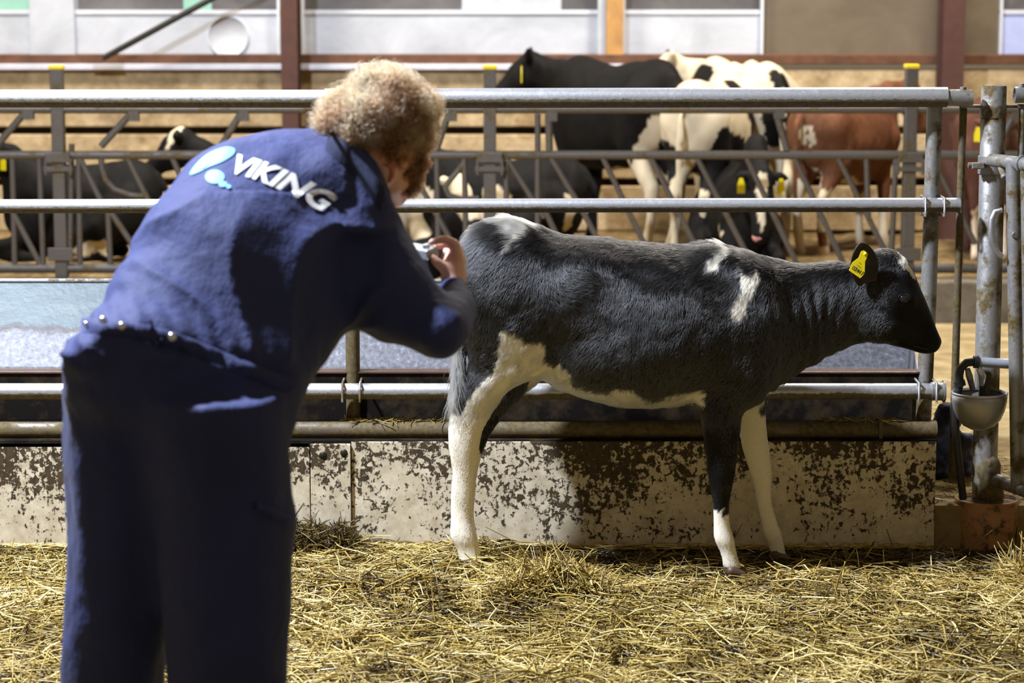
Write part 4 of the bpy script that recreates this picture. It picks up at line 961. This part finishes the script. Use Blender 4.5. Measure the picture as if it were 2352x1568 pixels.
# ================================================================== PERSON
YPn = 5.0
root = thing('person', tuple(G(400, 5.0, 0)), 'person bending over to photograph the calf, navy boiler suit with white lettering, curly hair', 'person')
def PP(u, v, Y): return P(u, v, Y + .25*min(1, max(0, ((u-400)*.583 + (910-v)*.813)/652)))   # the back leans away from the camera
A0 = PP(400, 900, 5.0); A1 = PP(790, 345, 5.17)
ax_ = (A1 - A0).normalized(); dep = Vector((0, 1, 0)); sd_ = (dep - ax_*dep.dot(ax_)).normalized(); bb = ax_.cross(sd_).normalized()
if bb.x < 0: bb = -bb
stn = [((146, 905), (655, 965), 5.0, .175), ((150, 860), (672, 940), 5.0, .185), ((190, 757), (706, 900), 5.02, .170), ((255, 640), (738, 845), 5.04, .180), ((330, 506), (768, 800), 5.07, .190), ((396, 424), (812, 735), 5.10, .186),
       ((462, 356), (862, 640), 5.13, .155), ((560, 322), (880, 540), 5.15, .13), ((650, 306), (872, 460), 5.16, .10), ((728, 296), (862, 405), 5.17, .065)]
T = []; cbs = []; hbs = []; css = []
for (l, r, Y, h) in stn:
    ym = PP((l[0]+r[0])/2, (l[1]+r[1])/2, Y).y; pl = P(l[0], l[1], ym) - A0; pr_ = P(r[0], r[1], ym) - A0; T.append((pl.dot(ax_) + pr_.dot(ax_))/2)
    bl = pl.dot(bb); br = pr_.dot(bb); cbs.append((bl+br)/2); hbs.append(abs(br-bl)/2); css.append(((pl+pr_)/2).dot(sd_))
torso = Loft(A0, ax_, bb, sd_, T, cbs, hbs, css, [s_[3] for s_ in stn], .05)
def vleg(st, Y, ws, k=.03):
    T = []; cb = []; hb = []
    for v, l, r in st:
        a = P(l, v, Y); c = P(r, v, Y); T.append(a.z); cb.append((a.x+c.x)/2); hb.append((c.x-a.x)/2)
    return Loft((0, Y, 0), (0, 0, 1), (1, 0, 0), (0, 1, 0), T, cb, hb, [0]*len(T), ws, k)
rleg = [(900, 350, 655), (960, 340, 660), (1050, 340, 660), (1130, 350, 664), (1195, 358, 672), (1260, 362, 664), (1400, 372, 660), (1568, 384, 652), (1750, 398, 640), (1880, 405, 622)]
lleg = [(880, 146, 470), (960, 146, 470), (1050, 150, 460), (1130, 154, 450), (1195, 157, 440), (1260, 156, 425), (1400, 148, 402), (1568, 140, 376), (1750, 152, 366), (1880, 165, 350)]
suit = [torso, vleg(rleg, 4.93, [.17, .165, .155, .145, .135, .13, .12, .11, .10, .09], .06), vleg(lleg, 5.06, [.17, .165, .155, .145, .135, .13, .12, .11, .10, .09], .06),
    Chain([PP(812, 520, 5.10), PP(905, 688, 5.05), PP(1005, 752, 5.03)], [.098, .098, .063], .05),
    Chain([PP(1008, 756, 4.99), PP(1050, 712, 5.13), PP(1042, 668, 5.25)], [.060, .045, .036], .03),
    Chain([PP(575, 430, 5.30), PP(700, 560, 5.36), PP(850, 680, 5.40)], [.09, .075, .055], .05),
    Chain([PP(850, 680, 5.40), PP(925, 650, 5.38)], [.052, .038], .03),
    Chain([PP(733, 303, 5.14), PP(790, 330, 5.06), PP(845, 385, 5.03), PP(880, 445, 5.08)], [.020, .024, .024, .018], .012),
    Chain([PP(680, 385, 5.10), PP(760, 410, 5.02), PP(830, 470, 5.0)], [.04, .06, .06], .06),
    Ell(PP(300, 830, 4.93), (.14, .12, .11), .08), Ell(PP(540, 870, 4.96), (.13, .11, .12), .08)]
def sdisp(V, N):
    u, v = UV(V[:, 0], V[:, 1], V[:, 2]); torsoW = np.clip((880-v)/60, 0, 1)*np.clip((900-u)/60+.25, .25, 1)
    fx = V[:, 0] - .3*V[:, 2]*0; ang = np.clip((v-330)/500, 0, 1)*.9 - .35   # folds fan out from the armpit
    zz = V[:, 2] - ang*V[:, 0]
    n1 = vnoise(np.stack([V[:, 0]*2.4, V[:, 1]*3, zz*16], 1), 41); n2 = vnoise(np.stack([V[:, 0]*7, V[:, 1]*7, zz*34], 1), 42)
    fold = (1-np.abs(n1))**3 - .35
    low = np.clip((v-880)/80, 0, 1); n3 = vnoise(np.stack([V[:, 0]*13, V[:, 1]*13, V[:, 2]*1.6], 1), 43)
    waist = np.exp(-((v - (745 + (u-190)*.23) - 6)/16)**2)*np.clip((720-u)/100, 0, 1)*(u < 800)
    gather = np.sin((u*.84 - v*.3)*.16 + 2*vnoise(V*7, 48))*np.exp(-((v - (745 + (u-190)*.23))/90)**2)*np.clip((700-u)/200, 0, 1)
    return torsoW*(.034*np.clip(-N[:, 1]*1.6 - .25, .08, 1)*np.where((v < 450) & (u < 800), .35, 1.0)*fold + .005*n2 + .016*np.clip(-N[:, 1]*1.6-.25, .08, 1)*((1-np.abs(vnoise(np.stack([V[:, 0]*3.4, V[:, 1]*4, zz*27], 1), 47)))**3 - .3)*np.where((v < 450) & (u < 800), .3, 1.0)) + low*.009*n3 - .008*waist + .0035*gather*torsoW + .003*vnoise(V*20, 44)
sme, SV, SQ, SN = sdf_mesh('boiler_suit', suit, .009, 2, sdisp)
so = link('boiler_suit', sme, M['cloth'], root); so['label'] = 'navy blue boiler suit with white and light blue print on the back'
# body inside the suit, with head and hands
HDc = P(878, 318, 5.39)
def hp(u, v, dy=0): return P(u, v, 5.39 + dy)
body = [Ell(HDc, (.088, .098, .098), .03), Ell(hp(900, 372, .03), (.060, .070, .075), .03), Chain([hp(898, 400, -.0), hp(908, 448, .06)], [.045, .028], .03), Chain([hp(918, 380, .10), hp(930, 405, .125), hp(922, 425, .11)], [.030, .018, .010], .015),
    Ell(hp(892, 398, -.082), (.012, .010, .026), .006, Matrix.Rotation(.35, 3, 'Y')), Chain([hp(868, 380, -.02), PP(800, 420, 5.14), PP(700, 480, 5.12)], [.060, .060, .10], .04),
    Chain([PP(700, 480, 5.12), PP(560, 650, 5.06), PP(420, 850, 5.02)], [.12, .11, .10], .03),
    Chain([PP(470, 860, 4.97), PP(520, 1200, 4.94), PP(515, 1568, 4.93), PP(515, 1890, 4.93)], [.09, .07, .055, .04], .04), Chain([PP(330, 860, 5.04), PP(275, 1200, 5.06), PP(262, 1568, 5.06), PP(258, 1890, 5.06)], [.09, .07, .055, .04], .04),
    Chain([PP(780, 500, 5.12), PP(905, 690, 5.07), PP(1005, 752, 5.04), PP(1042, 668, 5.25), PP(1041, 632, 5.26)], [.06, .05, .038, .026, .026], .03),
    Chain([PP(600, 440, 5.28), PP(700, 560, 5.36), PP(850, 680, 5.40), PP(925, 650, 5.38), PP(950, 635, 5.37)], [.07, .05, .04, .027, .026], .03)]
# right hand: palm, thumb, four curled fingers
hh = lambda u, v, dy: P(u, v, 5.49 + dy)
body += [Chain([hh(1042, 640, 0), hh(1044, 600, .01)], [.026, .026], .015, (1, 1.25, 1)), Chain([hh(1030, 622, -.012), hh(1005, 604, -.02), hh(986, 583, -.018)], [.015, .0125, .009], .010),
    Chain([hh(1052, 590, -.012), hh(1046, 560, -.010), hh(1022, 549, -.008), hh(990, 556, -.008)], [.013, .0115, .0105, .0085], .007),
    Chain([hh(1058, 594, .012), hh(1052, 570, .014), hh(1028, 560, .016), hh(1000, 566, .016)], [.012, .011, .010, .008], .006),
    Chain([hh(1058, 604, .034), hh(1052, 584, .036), hh(1028, 576, .038), hh(1004, 584, .038)], [.012, .010, .0095, .008], .006),
    Chain([hh(1054, 616, .052), hh(1046, 600, .055), hh(1026, 594, .056), hh(1008, 602, .056)], [.010, .009, .008, .007], .006)]
lh = lambda u, v, dy: P(u, v, 5.59 + dy)
body += [Chain([lh(950, 635, 0), lh(958, 612, 0)], [.024, .024], .015), Chain([lh(955, 618, -.02), lh(970, 602, -.03)], [.012, .009], .008)] + \
    [Chain([lh(962, 600 + k*11, 0), lh(978, 598 + k*11, -.01), lh(988, 604 + k*11, -.02)], [.010, .009, .0075], .005) for k in range(4)]
bme, *_ = sdf_mesh('person_body', body, .0065, 1)
link('body', bme, M['skin'], root)
b = MB(); b.tube([hp(885, 382, -.086), hp(893, 376, -.094), hp(902, 386, -.095), hp(900, 404, -.092), hp(892, 416, -.087)], [.004, .006, .007, .006, .005], 10); b.build('ear_rim', M['skin_red'], root)
# eyes and mouth of the turned face
b = MB()
ew = plain('eye_white', (.7, .7, .7), .2, 0, 0, bump=0)
for dy in (-.005, .05): b = MB(); b.ell(hp(926, 372, dy+.09), (.010, .012, .010)); b.build('eye', ew, root)
b = MB(); b.tube([hp(918, 437, .07), hp(922, 436, .09), hp(918, 437, .11)], .005, 8); b.build('lips', M['skin_red'], root)
# hair mass
hm = [Ell(hp(868, 282), (.112, .110, .085), .03), Ell(hp(885, 212, .01), (.050, .055, .048), .03), Ell(hp(880, 240), (.075, .08, .05), .03), Chain([hp(800, 290), hp(780, 275, -.01)], [.05, .035], .03), Ell(hp(960, 250, .02), (.036, .05, .035), .02),
    Chain([hp(885, 330, -.035), hp(898, 362, -.045)], [.060, .040], .03), Chain([hp(922, 330, .0), hp(938, 380, -.01), hp(938, 418, .0)], [.05, .036, .022], .03), Chain([hp(838, 340, -.02), hp(856, 376, -.02)], [.05, .030], .02)]
hme, HV, HQ, HN = sdf_mesh('hair', hm, .007, 1, lambda V, N: .009*vnoise(V*34, 51) + .006*vnoise(V*75, 52))
t = NT('ginger_brown_hair'); t.set(color=t.ramp(t.noise(55, 5, .7), [(.35, (.06, .024, .010)), (.55, (.15, .065, .028)), (.72, (.30, .17, .08))]), rough=.5); t.bump(t.noise(140, 4), .8, .006)
ho = link('hair', hme, t.m, root); ho['label'] = 'short curly ginger-blond hair with a tuft on top'
n = 15000; hpnt, hn = sample_surface(HV, HQ, HN, n); k = 14; ts = np.linspace(0, 1, k)[None, :, None]
hu, hv = UV(hpnt[:, 0], hpnt[:, 1], hpnt[:, 2]); short = np.clip((hv-310)/70, 0, 1)
ref = RNG.normal(0, 1, (n, 3)) + np.array([0, 0, -.4]); ref += 1.0*np.stack([vnoise(hpnt*30, 61+i) for i in range(3)], 1); t1 = ref - hn*np.sum(ref*hn, 1)[:, None]; t1 /= np.linalg.norm(t1, axis=1)[:, None]; t2 = np.cross(hn, t1)
L = (.042*(1-.55*short))*(.6+.6*RNG.random(n)); rc = (.0065*(1-.6*short))*(.6+.8*RNG.random(n)); ph = 3*vnoise(hpnt*18, 66)[:, None, None] + RNG.random((n, 1, 1))*1.2
ang = ph + ts*PI*(2.4 + RNG.random((n, 1, 1)))
pts = hpnt[:, None, :] - hn[:, None, :]*.002 + t1[:, None, :]*ts*L[:, None, None] + hn[:, None, :]*(np.sin(ts*PI*.75)*.30*L[:, None, None]) + (hn[:, None, :]*np.cos(ang) + t2[:, None, :]*np.sin(ang))*rc[:, None, None]*np.minimum(ts*3, 1)
pale = np.clip(.36 + .85*vnoise(hpnt*42, 67) - .55*short + .25*np.clip(hn[:, 2], 0, 1), 0, 1)
o = hair_obj('curls', pts, np.ones((n, 1))*np.linspace(.0008, .0003, k)[None], 'pale', pale, M['curls'], root); tag(o, kind='stuff')
# boots
for (u, Y) in ((515, 4.93), (258, 5.06)):
    x = G(u, Y, 0).x; me, *_ = sdf_mesh('rubber_boot', [Chain([(x, Y, .20), (x, Y, .07)], [.058, .055], .03), Chain([(x-.02, Y, .045), (x+.10, Y+.09, .04)], [.048, .045], .03)], .012, 1); link('rubber_boot', me, M['boots'], root)
# print on the back, laid onto the cloth
bv = BVHTree.FromPolygons([tuple(p) for p in SV], [tuple(int(i) for i in q) for q in SQ])
CAMP = Vector((0, 0, HC))
def cloth(u, v, off=.002):
    q = P(u, v, 5.0); d = (q - CAMP).normalized(); loc, nrm, i, ds = bv.ray_cast(CAMP, d)
    if loc is None: return None
    if nrm.dot(d) > 0: nrm = -nrm
    return loc + nrm*off
def drape(me, mapf, off, th=.0012):
    ok = True
    for v in me.vertices:
        u_, v_ = mapf(v.co.x, v.co.y); p = cloth(u_, v_, off)
        if p is None: p = P(u_, v_, 5.0)
        v.co = p
import bmesh
tm = text_mesh('VIKING', 1.0, None, 'back_lettering', None, None, offset=.034, shear=.25, seg=6)
bm = bmesh.new(); bm.from_mesh(tm); bmesh.ops.triangulate(bm, faces=bm.faces[:])
for _ in range(3):
    le = [e for e in bm.edges if e.calc_length() > .07]
    if not le: break
    bmesh.ops.subdivide_edges(bm, edges=le, cuts=1); bmesh.ops.triangulate(bm, faces=[f for f in bm.faces if len(f.verts) > 3])
bm.to_mesh(tm); bm.free()
xs_ = [v.co.x for v in tm.vertices]; ys_ = [v.co.y for v in tm.vertices]; x0_, x1_ = min(xs_), max(xs_); y0_, y1_ = min(ys_), max(ys_)
bl = ([0, .2, .4, .6, .8, 1], [(531, 400), (572, 410), (606, 423), (652, 443), (700, 466), (744, 496)]); tl = ([0, .2, .4, .6, .8, 1], [(546, 356), (590, 367), (630, 380), (678, 401), (734, 426), (780, 452)])
def lerp2(c, s): return (np.interp(s, c[0], [p[0] for p in c[1]]), np.interp(s, c[0], [p[1] for p in c[1]]))
def vmap(x, y):
    s = (x-x0_)/(x1_-x0_); t = (y-y0_)/(y1_-y0_); a = lerp2(bl, s); c = lerp2(tl, s); return a[0]+(c[0]-a[0])*t, a[1]+(c[1]-a[1])*t
drape(tm, vmap, .0035); o = link('back_lettering', tm, M['white_print'], so)
def blob(name, pts, mat, off):
    b = MB(); c = (sum(p[0] for p in pts)/len(pts), sum(p[1] for p in pts)/len(pts)); n_ = len(pts); R_ = 7; vs = [cloth(c[0], c[1], off)]; 
    for r in range(1, R_+1):
        for p in pts:
            q = cloth(c[0] + (p[0]-c[0])*r/R_, c[1] + (p[1]-c[1])*r/R_, off); vs.append(q if q else vs[-1])
    fs = [(0, 1+i, 1+(i+1) % n_) for i in range(n_)]
    for r in range(R_-1): fs += [(1+r*n_+i, 1+(r+1)*n_+i, 1+(r+1)*n_+(i+1) % n_, 1+r*n_+(i+1) % n_) for i in range(n_)]
    b.add(vs, fs); return link(name, b.mesh(name), mat, so)
def smooth_poly(pts, n=48):
    m = len(pts); out = []
    for i in range(m):
        p0, p1, p2, p3 = pts[i-1], pts[i], pts[(i+1) % m], pts[(i+2) % m]
        for j in range(n//m):
            s = j/(n//m); out.append(tuple(.5*((2*p1[c]) + (-p0[c]+p2[c])*s + (2*p0[c]-5*p1[c]+4*p2[c]-p3[c])*s*s + (-p0[c]+3*p1[c]-3*p2[c]+p3[c])*s**3) for c in (0, 1)))
    return out
blob('logo_drop', smooth_poly([(438, 402), (450, 382), (478, 356), (514, 341), (537, 343), (536, 356), (512, 372), (480, 385), (456, 397)], 54), M['cyan_print'], .003)
blob('logo_highlight', [(450, 390), (466, 368), (492, 355), (486, 372), (470, 388)], M['pale_print'], .005)
def circ(c, rx, ry): return [(c[0]+rx*math.cos(a), c[1]+ry*math.sin(a)) for a in np.linspace(0, 2*PI, 25)[:-1]]
blob('logo_circle', circ((494, 408), 21, 15), M['cyan_print'], .003); blob('logo_circle', circ((512, 425), 9, 6), M['cyan_print'], .0035); blob('logo_circle', circ((525, 431), 5, 4), M['cyan_print'], .004)
# belt with snaps
def strip(name, pts, wpx, off, mat):
    vs = []; n_ = 0
    for i in range(len(pts)-1):
        for j in range(6):
            s = j/6; c = (pts[i][0]+(pts[i+1][0]-pts[i][0])*s, pts[i][1]+(pts[i+1][1]-pts[i][1])*s)
            for k_ in range(5):
                q = cloth(c[0]-.2*(k_-2)*wpx/4, c[1]+(k_-2)*wpx/4, off*(1 if 0 < k_ < 4 else .15)); vs.append(q if q else P(c[0], c[1], 5)); 
            n_ += 1
    b = MB(); b.add(vs, [(i*5+k_, (i+1)*5+k_, (i+1)*5+k_+1, i*5+k_+1) for i in range(n_-1) for k_ in range(4)]); return link(name, b.mesh(name), mat, so)
strip('belt', [(194, 746), (240, 750), (300, 757), (345, 766), (400, 780), (450, 800), (520, 828), (600, 860), (680, 892)], 34, .011, M['cloth'])
strip('belt_tab', [(338, 752), (350, 770), (362, 790)], 26, .018, M['cloth'])
for (u, v, r) in ((240, 748, .0085), (281, 753, .0085), (388, 776, .0095), (212, 750, .006)):
    c = cloth(u, v, .013); b = MB(); b.ell(c, (r, r*.6, r)); link('snap_button', b.mesh('snap_button'), M['chrome'], so)
strip('collar', [(752, 318), (785, 345), (812, 372), (838, 402), (862, 436), (880, 462)], 54, .006, M['shade_cloth'])  # darker navy strip on the collar, painting the shade below the hair
strip('pocket_flap', [(585, 1160), (620, 1176), (662, 1196)], 22, .012, M['cloth'])
# compact camera held in the hands
cm = thing('photo_camera', tuple(P(972, 600, 5.52)), 'small silver and black camera held in front of the person in navy', 'camera')
R = Matrix.Rotation(.55, 3, 'Z') @ Matrix.Rotation(-.25, 3, 'Y'); cc = P(972, 598, 5.52)
def cbx(mb, lo, hi):
    c = [(lo[0], lo[1], lo[2]), (hi[0], lo[1], lo[2]), (hi[0], hi[1], lo[2]), (lo[0], hi[1], lo[2]), (lo[0], lo[1], hi[2]), (hi[0], lo[1], hi[2]), (hi[0], hi[1], hi[2]), (lo[0], hi[1], hi[2])]
    mb.obox([cc + R @ Vector(p) for p in c])
b = MB(); cbx(b, (-.016, -.055, -.030), (.016, .055, .034)); b.build('camera_body', M['silver'], cm, .004)
b = MB(); cbx(b, (-.018, -.057, -.036), (.020, .030, .014)); b.build('grip', M['black_rubber'], cm, .003)
b = MB(); b.tube([cc + R @ Vector((.015, .0, 0)), cc + R @ Vector((.055, 0, 0))], .026, 24); b.build('lens', M['black_rubber'], cm)
b = MB(); b.tube([cc + R @ Vector((0, -.03, .034)), cc + R @ Vector((0, -.03, .042))], .009, 16); b.build('dial', M['silver'], cm)
# ================================================================== STRAW
def straw_mesh(name, P0, D_, L, R_, tint, bend):
    n = len(P0); up_ = np.array([0, 0, 1.0]); D_ = D_/np.linalg.norm(D_, axis=1)[:, None]
    A = np.cross(D_, up_); A /= np.linalg.norm(A, axis=1)[:, None] + 1e-6; B = np.cross(A, D_)
    V = np.zeros((n, 3, 3, 3))
    for i, t in enumerate((-.5, 0, .5)):
        c = P0 + D_*(t*L)[:, None] + B*(bend*(1-4*t*t))[:, None]*1.0
        for k in range(3):
            a = 2*PI*k/3; V[:, i, k] = c + (A*math.cos(a) + B*math.sin(a))*(R_*(1 if i == 1 else .8))[:, None]
    base = np.arange(n)[:, None, None]*9; Q = []
    q = np.array([[i*3+k, i*3+(k+1) % 3, (i+1)*3+(k+1) % 3, (i+1)*3+k] for i in range(2) for k in range(3)])
    Q = (base + q[None]).reshape(-1, 4); me = np_mesh(name, V.reshape(-1, 3), Q, True); put_attr(me, 'tint', np.repeat(tint, 9)); return me
def mat_straw():
    t = NT('loose_straw'); a = attr_col(t, 'tint')
    c = t.ramp(a, [(0, (.030, .018, .006)), (.25, (.075, .046, .012)), (.5, (.24, .165, .04)), (.75, (.48, .345, .085)), (1, (.78, .64, .28))])
    t.set(color=c, rough=t.math('MULTIPLY_ADD', a, .1, .30), spec=.5); return t.m
MS = mat_straw()
def lay(n, x0, x1, y0, y1, Lr, tintf, zr=.03, tilt=.18, upright=.02, seed=0, ztop=0):
    x = x0 + (x1-x0)*RNG.random(n); y = y0 + (y1-y0)*RNG.random(n); z = hfield(x, y)
    th = RNG.random(n)*2*PI; el = RNG.normal(0, tilt, n); upm = RNG.random(n) < upright; el = np.where(upm, RNG.uniform(.4, 1.3, n), el)
    L = Lr[0] + (Lr[1]-Lr[0])*RNG.random(n)**1.8; D_ = np.stack([np.cos(th)*np.cos(el), np.sin(th)*np.cos(el), np.sin(el)], 1)
    z = z + RNG.random(n)*zr + np.where(upm, L*.25, 0) + ztop; bend = RNG.normal(0, .05, n)*L
    return np.stack([x, y, z], 1), D_, L, np.where(RNG.random(n) < .3, .0028, .0017)*(.7+.6*RNG.random(n)), tintf(x, y, z), bend
def tf(x, y, z):
    p = np.stack([x, y, x*0], 1); w_ = vnoise(p*3.4, 71)*.6 + vnoise(p*10, 72)*.75 + vnoise(p*26, 73)*.45
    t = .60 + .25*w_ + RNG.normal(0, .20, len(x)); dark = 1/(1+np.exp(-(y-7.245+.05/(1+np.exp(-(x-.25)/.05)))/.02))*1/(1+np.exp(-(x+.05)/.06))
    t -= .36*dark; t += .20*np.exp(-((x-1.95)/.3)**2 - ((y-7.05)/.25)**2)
    return np.clip(t, 0.02, 1)
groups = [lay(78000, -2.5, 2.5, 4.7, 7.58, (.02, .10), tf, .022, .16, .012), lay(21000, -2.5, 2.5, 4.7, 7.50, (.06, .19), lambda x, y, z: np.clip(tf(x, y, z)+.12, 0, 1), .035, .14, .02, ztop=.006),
    lay(5000, 1.5, 2.2, 6.85, 7.25, (.05, .2), lambda x, y, z: np.clip(.68+RNG.normal(0, .14, len(x)), 0, 1), .05, .35, .12), lay(1200, -.02, .30, 6.93, 7.12, (.03, .14), lambda x, y, z: np.clip(.62+RNG.normal(0, .16, len(x)), 0, 1), .03, .4, .12),
    lay(1500, -1.0, -.5, 7.48, 7.59, (.03, .12), lambda x, y, z: np.clip(.25+RNG.normal(0, .12, len(x)), 0, 1), .06, .5, .1)]
groups.append(lay(60000, -1.9, 1.9, 5.2, 7.57, (.008, .032), lambda x, y, z: np.clip(tf(x, y, z) - .08 + RNG.normal(0, .1, len(x)), 0, 1), .022, .3, .03))
g_ = [np.concatenate([g[i] for g in groups]) for i in range(6)]
# keep straws out of the boards
hf = [P(1692, 1322, fyn), P(1792, 1286, fyf)]
clear = np.min([np.hypot((g_[0][:, 0]-c.x)/1.3, g_[0][:, 1]-c.y) - g_[2]*.25 for c in hf], 0) > .035
m_ = clear & (g_[0][:, 1] + .5*np.abs(g_[1][:, 1])*g_[2] < 7.588); g_ = [a[m_] for a in g_]
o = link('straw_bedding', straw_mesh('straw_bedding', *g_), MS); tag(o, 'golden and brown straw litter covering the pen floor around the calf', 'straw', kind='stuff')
# pale straw line at the foot of the boards
n = 2600; x = RNG.uniform(-1.9, 1.33, n); P0 = np.stack([x, RNG.uniform(7.565, 7.598, n), -.002 + RNG.random(n)*.012], 1); D_ = np.stack([np.ones(n), RNG.normal(0, .08, n), RNG.normal(0, .12, n)], 1)
o = link('straw_drift', straw_mesh('straw_drift', P0, D_, RNG.uniform(.02, .07, n), np.full(n, .002), np.clip(.85+RNG.normal(0, .15, n), 0, 1), RNG.normal(0, .001, n)), MS); tag(o, 'thin line of pale wet straw along the foot of the white boards', 'straw', kind='stuff')
# bits on alley and bottom rail
n = 900; x = RNG.uniform(1.2, 1.75, n); P0 = np.stack([x, RNG.uniform(7.66, 9.5, n), np.full(n, AZ+.004)], 1); th = RNG.random(n)*6.28; D_ = np.stack([np.cos(th), np.sin(th), 0*th], 1)
o = link('alley_straw', straw_mesh('alley_straw', P0, D_, RNG.uniform(.02, .1, n), np.full(n, .002), np.clip(.75+RNG.normal(0, .15, n), 0, 1), RNG.normal(0, .001, n)), MS); tag(o, 'scattered straw on the concrete behind the gate post', 'straw', kind='stuff')
n = 260; x = np.concatenate([RNG.uniform(-.55, -.22, n//2), RNG.uniform(1.0, 1.25, n//2)]); P0 = np.stack([x, RNG.normal(YF, .010, n), np.full(n, z4+.033)], 1); th = RNG.random(n)*6.28; D_ = np.stack([np.cos(th), .4*np.sin(th), RNG.normal(0, .2, n)], 1)
o = link('rail_straw', straw_mesh('rail_straw', P0, D_, RNG.uniform(.02, .06, n), np.full(n, .0016), np.clip(.6+RNG.normal(0, .15, n), 0, 1), RNG.normal(0, .001, n)), MS); tag(o, 'few straws caught on top of the bottom fence rail', 'straw', kind='stuff')
